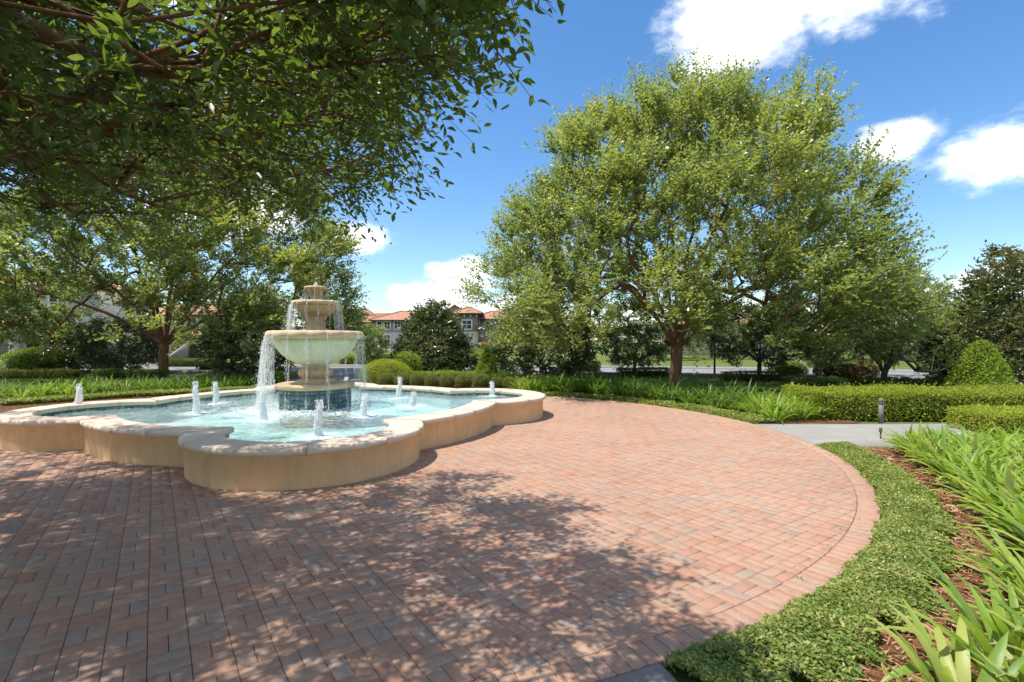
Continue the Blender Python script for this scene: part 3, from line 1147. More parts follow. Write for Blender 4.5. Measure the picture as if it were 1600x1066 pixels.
# plinth: tiled drum with a stone lip
lathe('plinth_drum', [(0.722, 0.0, 0), (0.722, 0.79, 0)], M['fstone'], n=64, smooth=False)
tm = MB()
nt_ = 46
for i in range(nt_):
    for k in range(5):
        a0, a1 = 2 * math.pi * (i + 0.03) / nt_, 2 * math.pi * (i + 0.97) / nt_
        z0, z1 = 0.285 + 0.1 * k, 0.285 + 0.1 * k + 0.096
        v = []
        for r in (0.722, 0.733):
            for a, z in ((a0, z0), (a1, z0), (a1, z1), (a0, z1)):
                v.append((r * math.cos(a), r * math.sin(a), z))
        tm.add(v, [(4, 5, 6, 7), (0, 1, 5, 4), (3, 7, 6, 2), (0, 4, 7, 3), (1, 2, 6, 5)], random.random())
tag(tm.build('plinth_tiles', M['ptile'], ft), kind='stuff')
lathe('plinth_lip', [(0.70, 0.770, 0), (0.755, 0.768, 0), (0.790, 0.782, 0), (0.806, 0.815, 0), (0.806, 0.845, 0), (0.792, 0.872, 0), (0.76, 0.884, 0), (0.60, 0.878, 0)], M['fstone'])
lathe('pedestal', [(0.40, 0.84, 0), (0.42, 0.885, 0), (0.42, 0.93, 0), (0.335, 0.965, 0), (0.285, 0.985, 0), (0.285, 1.0, 0), (0.33, 1.02, 0.5), (0.355, 1.07, 1), (0.36, 1.12, 1), (0.335, 1.17, 1), (0.285, 1.205, 0.4),
                   (0.255, 1.225, 0), (0.255, 1.245, 0), (0.30, 1.27, 0), (0.30, 1.30, 0)], M['fstone'], lobes=10, amp=0.10)
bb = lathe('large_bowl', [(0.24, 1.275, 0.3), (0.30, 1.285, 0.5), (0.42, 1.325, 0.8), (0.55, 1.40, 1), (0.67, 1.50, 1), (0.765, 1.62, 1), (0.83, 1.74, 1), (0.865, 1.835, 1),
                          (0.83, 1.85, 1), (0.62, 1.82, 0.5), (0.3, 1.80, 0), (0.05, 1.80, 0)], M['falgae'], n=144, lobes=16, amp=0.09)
lathe('rim', [(0.85, 1.832, 1), (0.93, 1.832, 1), (0.967, 1.85, 1), (0.985, 1.885, 1), (0.988, 1.93, 1), (0.972, 1.972, 1), (0.935, 1.995, 1), (0.885, 2.0, 1), (0.84, 1.985, 1), (0.80, 1.93, 1), (0.78, 1.86, 0.5)],
      M['fstone'], parent=bb, n=144, lobes=16, amp=0.06)
lathe('water_in_bowl', [(0.05, 1.955, 0), (0.80, 1.957, 0), (0.815, 1.955, 0)], M['water'], parent=bb, n=48)
lathe('column', [(0.27, 1.80, 0), (0.27, 2.03, 0), (0.215, 2.06, 0), (0.175, 2.10, 1), (0.165, 2.18, 1), (0.185, 2.26, 1), (0.20, 2.30, 0.3), (0.20, 2.33, 0)], M['fstone'], lobes=10, amp=0.12)
mb = lathe('middle_bowl', [(0.17, 2.31, 0.3), (0.23, 2.325, 0.6), (0.31, 2.37, 1), (0.375, 2.435, 1), (0.415, 2.51, 1), (0.43, 2.565, 1), (0.40, 2.575, 0.6), (0.2, 2.55, 0)], M['fstone'], n=120, lobes=14, amp=0.07)
lathe('rim', [(0.42, 2.556, 1), (0.465, 2.556, 1), (0.488, 2.575, 1), (0.494, 2.605, 1), (0.484, 2.635, 1), (0.455, 2.648, 1), (0.42, 2.64, 1), (0.395, 2.60, 0.5)], M['fstone'], parent=mb, n=120, lobes=14, amp=0.065)
lathe('water_in_bowl', [(0.03, 2.615, 0), (0.40, 2.617, 0), (0.41, 2.615, 0)], M['water'], parent=mb, n=48)
lathe('top_cup', [(0.13, 2.54, 0), (0.13, 2.66, 0), (0.105, 2.69, 0), (0.10, 2.72, 1), (0.125, 2.79, 1), (0.165, 2.87, 1), (0.19, 2.905, 1), (0.225, 2.91, 1), (0.238, 2.93, 1), (0.232, 2.955, 1), (0.20, 2.965, 1), (0.15, 2.955, 0), (0.02, 2.95, 0)],
      M['fstone'], n=96, lobes=12, amp=0.06)

# falling water: strings of drops from the scallops of each bowl
rr = np.random.default_rng(21)
PP, SS = [], []


def fall(ang, r0, z0, z1, n_, spread, size, vout=0.12):
    t = rr.uniform(0, 1, n_) ** 0.8
    z = z0 - (z0 - z1) * t
    tim = np.sqrt(np.maximum(0, (z0 - z)) / 4.9)
    rad = r0 + vout * tim + rr.normal(0, spread, n_) * (0.35 + t)
    lat = rr.normal(0, spread, n_) * (0.3 + 1.2 * t) + 0.012 * np.sin(t * 11 + ang * 7)
    x = rad * math.cos(ang) - lat * math.sin(ang)
    y = rad * math.sin(ang) + lat * math.cos(ang)
    PP.append(np.stack([x, y, z], 1))
    s_ = rr.uniform(0.45, 1.25, n_) * size
    SS.append(np.stack([s_, s_, s_ * rr.uniform(1.6, 4.2, n_)], 1))


VV, VF = [], []


def veil(a0, a1, r0, z0, z1, vout, nseg=10, na=None, ragged=0.0):
    """a curved falling sheet between two angles"""
    na = na or max(2, int((a1 - a0) / 0.05))
    b0 = len(VV)
    ph_ = rr.uniform(0, 6)
    for i_ in range(na + 1):
        aa_ = a0 + (a1 - a0) * i_ / na
        vo = vout * (1 + 0.35 * math.sin(aa_ * 23 + ph_)) + rr.normal(0, 0.02)
        for k_ in range(nseg + 1):
            t_ = k_ / nseg
            z_ = z0 - (z0 - z1) * t_
            tm_ = math.sqrt(max(0, z0 - z_) / 4.9)
            da_ = 0.035 * t_ * math.sin(t_ * 7 + i_ * 1.3 + ph_)
            r_ = r0 + vo * tm_ + 0.012 * math.sin(t_ * 13 + i_ * 2.1)
            VV.append((r_ * math.cos(aa_ + da_), r_ * math.sin(aa_ + da_), z_))
    for i_ in range(na):
        for k_ in range(nseg):
            q_ = b0 + i_ * (nseg + 1) + k_
            VF.append((q_, q_ + nseg + 1, q_ + nseg + 2, q_ + 1))


R_ = math.radians
# the broad sheet on the left of the large bowl and a lesser one on its right
veil(R_(170), R_(236), 0.975, 1.95, WATERZ, 0.16)
veil(R_(192), R_(220), 0.985, 1.94, WATERZ, 0.25)
veil(R_(-20), R_(14), 0.975, 1.95, WATERZ, 0.12)
for k in range(16):
    a = 2 * math.pi * (k + 0.5) / 16
    w_ = rr.uniform(0.012, 0.03)
    veil(a - w_, a + w_, 0.975, 1.94, WATERZ, 0.10, 14, 2)
    fall(a, 0.98, 1.95, WATERZ, 34, 0.018, 0.0055)
for a in np.linspace(R_(172), R_(236), 12):
    fall(a, 0.985, 1.95, WATERZ, 90, 0.07, 0.0055, float(rr.uniform(0.1, 0.34)))
for a in np.linspace(R_(-22), R_(12), 6):
    fall(a, 0.985, 1.95, WATERZ, 50, 0.05, 0.005, 0.2)
veil(R_(160), R_(232), 0.485, 2.61, 1.95, 0.24)
veil(R_(-30), R_(20), 0.485, 2.61, 1.95, 0.22)
for k in range(14):
    a = 2 * math.pi * (k + 0.5) / 14
    w_ = rr.uniform(0.018, 0.05)
    veil(a - w_, a + w_, 0.485, 2.60, 1.95, 0.2, 10, 2)
    fall(a, 0.49, 2.60, 1.95, 22, 0.02, 0.0045, 0.3)
for a in np.linspace(R_(165), R_(225), 6):
    fall(a, 0.49, 2.60, 1.95, 30, 0.04, 0.0048, 0.4)
for k in range(12):
    a = 2 * math.pi * (k + 0.5) / 12
    veil(a - 0.06, a + 0.06, 0.23, 2.93, 2.62, 0.15, 6, 2)
    fall(a, 0.235, 2.93, 2.62, 10, 0.012, 0.004, 0.2)
tag(obj('water_sheet', mesh_from('water_sheet', VV, VF, M['veil'], True), ft), kind='stuff')
# bubbling head in the top cup and splashes at the waterline
n_ = 160
t = rr.beta(1.1, 1.6, n_)
a = rr.uniform(0, 6.283, n_)
rad = 0.055 * (1 - 0.6 * t) * np.sqrt(rr.uniform(0, 1, n_))
PP.append(np.stack([rad * np.cos(a), rad * np.sin(a), 2.95 + 0.10 * t], 1))
s_ = rr.uniform(0.006, 0.016, n_)
SS.append(np.stack([s_, s_, s_ * 1.4], 1))
n_ = 1500
a = rr.uniform(0, 6.283, n_)
a[:700] = rr.normal(math.radians(204), 0.4, 700)
rad = rr.normal(1.03, 0.10, n_)
PP.append(np.stack([rad * np.cos(a), rad * np.sin(a), WATERZ + np.abs(rr.normal(0, 0.055, n_))], 1))
s_ = rr.uniform(0.004, 0.012, n_)
SS.append(np.stack([s_, s_, s_], 1))
tag(obj('falling_water', drops_mesh('falling_water', np.concatenate(PP), np.concatenate(SS), M['drops']), ft), kind='stuff')

# ------------------------------------------------------------------ foliage library
T2_V = np.array([(0, 0, 0), (0.5, 0.45, 0.10), (0, 1, 0), (-0.5, 0.45, 0.10)], float)
T2_F = np.array([(0, 1, 2), (0, 2, 3)])
T4_V = np.array([(0, 0, 0), (0.42, 0.30, 0.07), (0.40, 0.62, 0.06), (0, 1, -0.06), (-0.40, 0.62, 0.06), (-0.42, 0.30, 0.07), (0, 0.46, 0.0)], float)
T4_F = np.array([(0, 1, 6), (1, 2, 6), (2, 3, 6), (3, 4, 6), (4, 5, 6), (5, 0, 6)])
T8_V = np.array([(0, 0, 0), (0.26, 0.14, 0.05), (0.46, 0.36, 0.08), (0.42, 0.60, 0.06), (0.22, 0.82, 0.0), (0, 1, -0.09),
                 (-0.22, 0.82, 0.0), (-0.42, 0.60, 0.06), (-0.46, 0.36, 0.08), (-0.26, 0.14, 0.05), (0, 0.36, 0.0), (0, 0.66, -0.02)], float)
T8_F = np.array([(0, 1, 10), (1, 2, 10), (2, 3, 11), (2, 11, 10), (3, 4, 11), (4, 5, 11), (5, 6, 11), (6, 7, 11), (7, 8, 10), (7, 10, 11), (8, 9, 10), (9, 0, 10)])
T5_V = np.array([(0, 0, 0), (0.42, 0.32, 0.07), (0.38, 0.62, 0.06), (0, 1, -0.06), (-0.38, 0.62, 0.06), (-0.42, 0.32, 0.07)], float)
T5_F = np.array([(0, 1, 2), (0, 2, 3), (0, 3, 4), (0, 4, 5)])
UP = np.array((0, 0, 1.0))


def nrmz(a):
    return a / (np.linalg.norm(a, axis=-1, keepdims=True) + 1e-9)


def leaf_arrays(TV, TF, P, D, N, L, W, base=0):
    D = nrmz(D)
    S = nrmz(np.cross(D, N))
    N2 = np.cross(S, D)
    curl = np.random.default_rng(len(P)).uniform(-0.8, 2.8, len(P))
    V = (P[:, None, :] + S[:, None, :] * (TV[None, :, 0:1] * W[:, None, None]) + D[:, None, :] * (TV[None, :, 1:2] * L[:, None, None])
         + N2[:, None, :] * (TV[None, :, 2:3] * (L * curl)[:, None, None]))
    Fq = TF[None] + (np.arange(len(P)) * len(TV))[:, None, None] + base
    return V.reshape(-1, 3), Fq.reshape(-1, TF.shape[1])


def leaves_obj(name, batches, mat, parent=None, loc=None):
    """batches: list of (TV, TF, P, D, N, L, W, tone)"""
    Vs, Fs, Ts, b = [], [], [], 0
    for TV, TF, P, D, N, L, W, tone in batches:
        if len(P) == 0:
            continue
        V, Fq = leaf_arrays(TV, TF, P, D, N, L, W, b)
        b += len(V)
        Vs.append(V)
        Fs.append(Fq)
        Ts.append(np.repeat(np.clip(tone, 0, 1), len(TF)))
    me = mesh_from(name, np.concatenate(Vs), np.concatenate(Fs), mat, False, np.concatenate(Ts))
    return obj(name, me, parent, loc)


def sprays(rng, C, O, K, length, nl, L, aspect, outw=0.6, upw=0.45, rnd=0.55, droop=0.12, tone=None, tone_sd=0.16, up_n=1.0):
    """leafy shoots round cluster points: returns P, D, N, L, W, tone, and the shoot end points"""
    m_ = len(C)
    Cr = np.repeat(C, K, 0)
    Or = np.repeat(O, K, 0)
    tn = np.full(m_, 0.45) if tone is None else tone
    tn = np.repeat(tn, K) + rng.normal(0, 0.07, m_ * K)
    d = nrmz(Or * outw + UP * upw + rng.normal(0, rnd, (m_ * K, 3)))
    ln = length * rng.uniform(0.5, 1.35, m_ * K)
    s = nrmz(np.cross(d, UP + rng.normal(0, 0.25, (m_ * K, 3))))
    t = (np.arange(nl) + 0.7) / nl
    T = np.tile(t, m_ * K) + rng.normal(0, 0.03, m_ * K * nl)
    d_, s_, ln_, C_ = (np.repeat(a, nl, 0) for a in (d, s, ln, Cr))
    P = C_ + d_ * (ln_ * T)[:, None] - UP * (droop * ln_ * T * T)[:, None] + rng.normal(0, 0.012, (len(T), 3))
    sg = np.tile(np.where(np.arange(nl) % 2 == 0, 1.0, -1.0), m_ * K)
    D = nrmz(d_ * 0.6 + s_ * (sg * 0.8)[:, None] + rng.normal(0, 0.28, (len(T), 3)))
    N = nrmz(UP * up_n + rng.normal(0, 0.55, (len(T), 3)))
    LL = L * rng.uniform(0.65, 1.2, len(T))
    WW = LL * aspect * rng.uniform(0.85, 1.15, len(T))
    tone_ = np.repeat(tn, nl) + rng.normal(0, tone_sd, len(T))
    E = Cr + d * ln[:, None] - UP * (droop * ln)[:, None]
    return P, D, N, LL, WW, tone_, Cr, E


class Skel:
    def __init__(s, cap=60000):
        s.p = np.zeros((cap, 3))
        s.par = np.full(cap, -1, int)
        s.n = 0

    def add(s, p, par):
        s.p[s.n] = p
        s.par[s.n] = par
        s.n += 1
        return s.n - 1


def grow(rng, base, fork, limb_targets, targets, step=0.5):
    sk = Skel()
    base = np.array(base, float)
    fork = np.array(fork, float)
    last = sk.add(base - UP * 0.12, -1)
    for t in np.linspace(0, 1, 5)[0:]:
        last = sk.add(base + (fork - base) * t + np.array((*rng.normal(0, 0.015, 2), 0)), last)
    f0 = last
    for tg in limb_targets:
        tg = np.array(tg, float)
        dv = tg - fork
        dist = np.linalg.norm(dv)
        hor = np.array((dv[0], dv[1], 0))
        ctrl = fork + hor * 0.38 + UP * (dv[2] * 0.55 + 0.12 * dist * rng.uniform(0.2, 0.8))
        k = max(4, int(dist / step))
        last = f0
        wob = rng.normal(0, 0.05 * dist / 5, 3)
        for i in range(1, k + 1):
            t = i / k
            p = fork * (1 - t) ** 2 + ctrl * 2 * t * (1 - t) + tg * t * t + wob * math.sin(t * 5.0) + rng.normal(0, 0.018, 3)
            last = sk.add(p, last)
    rt = np.linalg.norm(targets - fork, axis=1)
    tips = []
    for q in np.argsort(rt):
        e = targets[q]
        P = sk.p[5:sk.n]
        d = np.linalg.norm(P - e, axis=1)
        rad = np.linalg.norm(P - fork, axis=1)
        cost = d + np.maximum(0, rad - rt[q] * 0.93) * 3.0
        j = int(np.argmin(cost)) + 5
        s_ = sk.p[j]
        u = s_ - sk.p[sk.par[j]]
        u = u / (np.linalg.norm(u) + 1e-9)
        dist = np.linalg.norm(e - s_)
        ctrl = s_ + u * dist * 0.4 + UP * dist * 0.08
        k = max(1, int(dist / step))
        last = j
        for i in range(1, k + 1):
            t = i / k
            p = s_ * (1 - t) ** 2 + ctrl * 2 * t * (1 - t) + e * t * t
            if i < k:
                p = p + rng.normal(0, 0.03, 3)
            last = sk.add(p, last)
        tips.append(last)
    return sk


def skel_mesh(name, sk, mat, r_tip, expo, r_max, flare=1.0, nmin=0.0, parent=None, loc=(0, 0, 0), extra=None):
    n_ = sk.n
    p, par = sk.p[:n_], sk.par[:n_]
    a = np.zeros(n_)
    haschild = np.zeros(n_, bool)
    haschild[par[par >= 0]] = True
    a[~haschild] = 1
    for i in range(n_ - 1, 0, -1):
        a[par[i]] += a[i]
    r = np.minimum(r_tip * a ** expo, r_max)
    r[0] *= flare
    r[1] *= 1 + (flare - 1) * 0.6
    # thickest child continues the ring of its parent
    best = np.full(n_, -1, int)
    for i in range(1, n_):
        q = par[i]
        if best[q] < 0 or a[i] > a[best[q]]:
            best[q] = i
    V, Fq = [], []
    rings = {}
    axes = {}

    def ring(c, d, rad, ns, ref):
        d = d / (np.linalg.norm(d) + 1e-9)
        x = ref - d * np.dot(ref, d)
        if np.linalg.norm(x) < 1e-3:
            x = np.cross(d, (0.3, 0.9, 0.1))
        x /= np.linalg.norm(x)
        y = np.cross(d, x)
        b = len(V)
        for k in range(ns):
            t = 2 * math.pi * k / ns
            V.append(c + (x * math.cos(t) + y * math.sin(t)) * rad)
        return b, x

    for i in range(1, n_):
        q = par[i]
        if r[i] < nmin:
            continue
        ns = 10 if r[i] > 0.09 else (7 if r[i] > 0.035 else (5 if r[i] > 0.015 else 3))
        d = p[i] - p[q]
        if best[q] == i and q in rings and rings[q][1] == ns:
            b0, x = rings[q][0], axes[q]
        else:
            rs = r[i] * 1.04 if best[q] != i else r[q]
            if best[q] != i:
                rs = min(r[q] * 0.9, r[i] * 1.25)
            b0, x = ring(p[q], d, rs, ns, axes.get(q, np.array((1.0, 0.2, 0))))
        nd = d if best[i] < 0 else (d / (np.linalg.norm(d) + 1e-9) + (p[best[i]] - p[i]) / (np.linalg.norm(p[best[i]] - p[i]) + 1e-9))
        b1, x1 = ring(p[i], nd, r[i], ns, x)
        rings[i] = (b1, ns)
        axes[i] = x1
        for k in range(ns):
            Fq.append((b0 + k, b0 + (k + 1) % ns, b1 + (k + 1) % ns, b1 + k))
    V = np.array(V)
    Fq = np.array(Fq)
    if extra is not None:                       # thin twigs: start points, end points, radius
        A, B, rt = extra
        d = nrmz(B - A)
        x = nrmz(np.cross(d, np.array((0.31, 0.2, 0.9))))
        y = np.cross(d, x)
        m_ = len(A)
        vv = np.zeros((m_, 6, 3))
        for k in range(3):
            t = 2 * math.pi * k / 3
            o_ = x * math.cos(t) + y * math.sin(t)
            vv[:, k] = A + o_ * rt
            vv[:, 3 + k] = B + o_ * rt * 0.4
        ff = np.array([(0, 1, 4, 3), (1, 2, 5, 4), (2, 0, 3, 5)])[None] + (np.arange(m_) * 6)[:, None, None] + len(V)
        V = np.concatenate([V, vv.reshape(-1, 3)])
        Fq = np.concatenate([Fq, ff.reshape(-1, 4)])
    return obj(name, mesh_from(name, V, Fq, mat, True), parent, loc)


def sphere_pts(rng, n):
    v = rng.normal(0, 1, (n, 3))
    return nrmz(v)


def dome_lobes(rng, n, Rx, Ry, Hh, z0, el_min=-6, shell=(0.66, 1.0), rl=(1.0, 1.9)):
    """lobe centres on a dome; returns centres, radii"""
    C, Rr_ = [], []
    golden = math.pi * (3 - math.sqrt(5))
    for i in range(n):
        s0 = math.sin(math.radians(el_min))
        s = s0 + (1 - s0) * (i + 0.5) / n
        el = math.asin(s)
        az = i * golden + rng.normal(0, 0.12)
        k = rng.uniform(*shell)
        C.append((Rx * k * math.cos(el) * math.cos(az), Ry * k * math.cos(el) * math.sin(az), z0 + Hh * k * math.sin(el)))
        Rr_.append(rng.uniform(*rl))
    return np.array(C), np.array(Rr_)


def lobe_clusters(rng, C, R_, per, hub, jitter=0.25):
    """points on the outer skin of each lobe"""
    P, O, lobe = [], [], []
    for k in range(len(C)):
        d = sphere_pts(rng, per)
        out_ = nrmz((C[k] - hub)[None])[0]
        flip = (d @ out_) < -0.35
        d[flip] *= -1
        rr_ = R_[k] * rng.uniform(0.45, 1.0, per)[:, None]
        P.append(C[k] + d * rr_ * np.array((1.0, 1.0, 0.8)))
        O.append(nrmz(d * 0.6 + out_ * 0.7))
        lobe.append(np.full(per, k))
    return np.concatenate(P), np.concatenate(O), np.concatenate(lobe)


# ------------------------------------------------------------------ elms
def elm(name_label, base, seed, Rx, Ry, Hh, z0, n_lobes, per, K, nl, fork_z=1.45, lean=(0, 0), leafL=0.10):
    rng = np.random.default_rng(seed)
    root = empty('elm_tree', (base[0], base[1], 0), name_label, 'tree', 'vase shaped elms around the plaza')
    C, R_ = dome_lobes(rng, n_lobes, Rx, Ry, Hh, z0, -17)
    C[:, :2] += np.array(lean)[None] * np.clip(0.5 + C[:, 2:3] / Hh, 0.5, 1.1)
    hub = np.array((0, 0, 2.2))
    crest = [(0.3, -1.2, 0.97), (-1.4, -0.4, 0.93), (1.7, -0.6, 0.95), (0.6, 1.2, 0.98), (3.0, 0.2, 0.86), (-2.8, 0.3, 0.84), (0.8, -2.6, 0.85)]
    C = np.concatenate([C, np.array([(x, y, z0 + Hh * t) for x, y, t in crest])])
    R_ = np.concatenate([R_, np.full(len(crest), 1.35)])
    n_lobes = len(C)
    # inner lobes, sparser, so that limbs show between them
    Ci, Ri = dome_lobes(rng, n_lobes // 4, Rx * 0.62, Ry * 0.62, Hh * 0.66, z0 + 0.5, 2)
    P1, O1, l1 = lobe_clusters(rng, C, R_, per, hub)
    P2, O2, l2 = lobe_clusters(rng, Ci, Ri, per // 2, hub)
    P, O = np.concatenate([P1, P2]), np.concatenate([O1, O2])
    rad_ = np.hypot(P[:, 0], P[:, 1])
    keep = (P[:, 2] > 1.55) & ~((rad_ < 5.0) & (P[:, 2] < 3.6 - 0.18 * rad_))
    lt = rng.normal(0.44, 0.17, n_lobes + len(Ci))
    lob = np.concatenate([l1, l2 + n_lobes])[keep]
    P, O = P[keep], O[keep]
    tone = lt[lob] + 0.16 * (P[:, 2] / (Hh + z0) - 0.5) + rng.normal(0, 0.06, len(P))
    # main limbs
    nlimb = 11
    lim = []
    for i in range(nlimb):
        az = 2 * math.pi * i / nlimb + rng.normal(0, 0.15)
        el = math.radians([18, 48, 34, 62, 26, 52, 40][i % 7])
        k = 0.62
        lim.append((Rx * k * math.cos(el) * math.cos(az), Ry * k * math.cos(el) * math.sin(az), z0 + Hh * k * math.sin(el)))
    sk = grow(rng, (0, 0, 0), (0.05, 0, fork_z), lim, P, 0.55)
    # top shoots reach up, side shoots reach out
    upw = 0.45
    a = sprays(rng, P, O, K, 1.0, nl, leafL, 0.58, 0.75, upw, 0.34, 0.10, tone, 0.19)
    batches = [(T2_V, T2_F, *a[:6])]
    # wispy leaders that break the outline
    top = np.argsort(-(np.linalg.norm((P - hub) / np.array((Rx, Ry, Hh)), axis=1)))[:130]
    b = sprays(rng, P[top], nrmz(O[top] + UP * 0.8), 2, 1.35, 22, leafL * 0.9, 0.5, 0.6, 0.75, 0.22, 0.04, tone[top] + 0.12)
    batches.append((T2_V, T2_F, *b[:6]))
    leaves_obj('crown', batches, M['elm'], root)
    skel_mesh('trunk', sk, M['bark'], 0.0080, 0.46, 0.27, 1.35, 0.0, root, extra=(b[6], b[7], 0.006))
    return root


elm('broad spreading elm with red-brown forked trunk right of the fountain', (6.75, 21.0), 11, 7.8, 7.0, 8.3, 2.9, 92, 25, 7, 14, leafL=0.135, lean=(0.15, 0))
elm('spreading elm with pale trunk behind the pool, left of the fountain', (-17.6, 25.6), 12, 9.8, 8.6, 9.4, 2.6, 96, 21, 8, 12, 1.5, leafL=0.165)

# the tree whose boughs hang over the camera; its trunk stands outside the frame on the left
def overhead_tree():
    rng = np.random.default_rng(5)
    bx, by = -7.4, 1.6
    root = empty('elm_tree', (bx, by, 0), 'dark leafy boughs of the near elm hanging over the plaza', 'tree', 'vase shaped elms around the plaza')
    cx, cy = -6.2, 2.4
    P, O, tn = [], [], []
    # layered lobes: low skirt, middle, top
    def layer(n, z, k0, k1, rx, ry, rl, dx=0.0):
        for i in range(n):
            az = rng.uniform(0, 2 * math.pi)
            k = math.sqrt(rng.uniform(k0 * k0, k1 * k1))
            yield (cx + dx + rx * k * math.cos(az), cy + ry * k * math.sin(az), z + rng.normal(0, 0.18)), rng.uniform(*rl)
    lob = []
    lob += list(layer(60, 3.7, 0.30, 0.97, 4.6, 4.4, (0.6, 0.95), -0.3))
    lob += list(layer(50, 4.7, 0.2, 0.95, 4.4, 4.5, (0.7, 1.05), -0.9))
    lob += list(layer(32, 6.0, 0.0, 0.92, 3.5, 4.2, (0.8, 1.2), -1.5))
    lob += list(layer(15, 7.6, 0.0, 0.85, 2.8, 3.4, (0.9, 1.3), -2.0))
    # the drooping rim that shows against the sky
    for X, Y, Z in [(-0.30, 1.90, 3.20), (-0.58, 2.4, 3.22), (-0.75, 3.0, 3.3), (-1.05, 3.6, 3.35), (-1.4, 4.2, 3.3), (-1.75, 4.8, 3.3), (-2.5, 5.3, 3.3), (-3.2, 5.5, 3.35), (-4.0, 5.7, 3.4), (-4.9, 5.8, 3.4), (-5.6, 5.8, 3.4),
                    (-1.05, 2.5, 3.05), (-1.5, 3.1, 3.15), (-2.1, 3.8, 3.2), (-0.62, 1.75, 3.0), (-1.3, 2.1, 3.0), (-2.1, 2.6, 3.1), (-2.8, 3.3, 3.2), (-3.5, 4.1, 3.25), (-2.6, 2.0, 3.2), (-2.0, 4.6, 3.7), (-1.0, 3.7, 3.9), (-0.6, 2.8, 3.7),
                    (-1.6, 4.9, 4.2), (-2.5, 5.8, 4.2), (-3.8, 6.2, 4.4), (-4.4, 4.7, 3.4), (-5.6, 5.0, 3.4), (-0.2, 2.3, 3.55)]:
        f_ = 0.78 if Y < 2.45 else 0.86 if Y < 3.05 else (0.93 if Y < 4.0 else 1.0)      # the lowest twigs hang close by
        X -= 0.16 if Y < 3.05 else 0.05
        lob.append(((X * f_, Y * f_, H + (Z - H) * f_ + 0.16), 0.40 if Y < 3.05 else 0.5))
    # far left part of the crown, outside the frame
    for X, Y, Z in [(-9.6, 6.9, 4.4), (-10.8, 7.8, 4.8), (-11.6, 6.8, 5.2), (-10.2, 8.3, 4.4), (-9.3, 7.6, 5.0), (-8.8, 6.2, 5.6)]:
        lob.append(((X, Y, Z), 1.0))
    C = np.array([l[0] for l in lob])
    R_ = np.array([l[1] for l in lob])
    hub = np.array((bx, by, 2.5))
    P, O, lb = lobe_clusters(rng, C, R_, 14, hub)
    lt = rng.normal(0.42, 0.10, len(lob))
    tone = lt[lb] + rng.normal(0, 0.05, len(P))
    d_cam = np.linalg.norm(P - np.array((0, 0, H)), axis=1)
    ok = (P[:, 2] > 2.7) & (d_cam > 1.3)
    P, O, tone, d_cam = P[ok], O[ok], tone[ok], d_cam[ok]
    loc = np.array((bx, by, 0))
    px = 800 + F * P[:, 0] / np.maximum(P[:, 1], 0.01)
    py = HZ - F * (P[:, 2] - H) / np.maximum(P[:, 1], 0.01)
    vis = (P[:, 1] > 0.5) & (px > -420) & (px < 1300) & (py > -500)
    lim = []
    for az, el, k in [(8, 22, 4.6), (30, 26, 5.2), (48, 20, 5.2), (68, 24, 4.6), (95, 24, 4.4), (130, 30, 4.6), (165, 30, 4.0), (205, 32, 4.0), (250, 32, 4.0), (300, 30, 4.4), (340, 30, 4.6), (40, 62, 4.4), (150, 62, 4.2), (270, 62, 4.2)]:
        a, e = math.radians(az), math.radians(el)
        lim.append((k * math.cos(e) * math.cos(a), k * math.cos(e) * math.sin(a), 1.9 + k * math.sin(e)))
    sk = grow(rng, (0, 0, 0), (0.1, 0.05, 1.6), lim, P - loc, 0.4)
    near = vis & (d_cam < 2.9)
    mid = vis & ~near
    oth = ~vis
    A = sprays(rng, P[near], O[near], 7, 0.32, 11, 0.055, 0.42, 0.5, 0.05, 0.55, 0.3, tone[near], 0.15, 0.9)
    B = sprays(rng, P[mid], O[mid], 6, 0.44, 11, 0.072, 0.44, 0.5, 0.02, 0.55, 0.3, tone[mid], 0.15, 0.9)
    Cc = sprays(rng, P[oth], O[oth], 6, 0.5, 10, 0.11, 0.5, 0.5, 0.1, 0.55, 0.3, tone[oth], 0.15, 0.9)
    bat = []
    for (TV, TF), S_ in (((T8_V, T8_F), A), ((T5_V, T5_F), B), ((T2_V, T2_F), Cc)):
        S_ = [s.copy() for s in S_]
        k = (np.linalg.norm(S_[0] - np.array((0, 0, H)), axis=1) > 1.1) & (S_[0][:, 2] > 2.55)
        bat.append((TV, TF, S_[0][k] - loc, *[s[k] for s in S_[1:6]]))
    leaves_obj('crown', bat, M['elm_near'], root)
    tw0, tw1 = np.concatenate([A[6], B[6]]), np.concatenate([A[7], B[7]])
    k = (tw1[:, 2] > 2.6) & (np.linalg.norm(tw1 - np.array((0, 0, H)), axis=1) > 1.2)
    tw0 = tw0[k] - loc
    tw1 = tw0 + (tw1[k] - loc - tw0) * 0.9
    skel_mesh('trunk', sk, M['bark'], 0.0062, 0.44, 0.26, 1.35, 0.0, root, extra=(tw0, tw1, 0.0028))
    return root


overhead_tree()


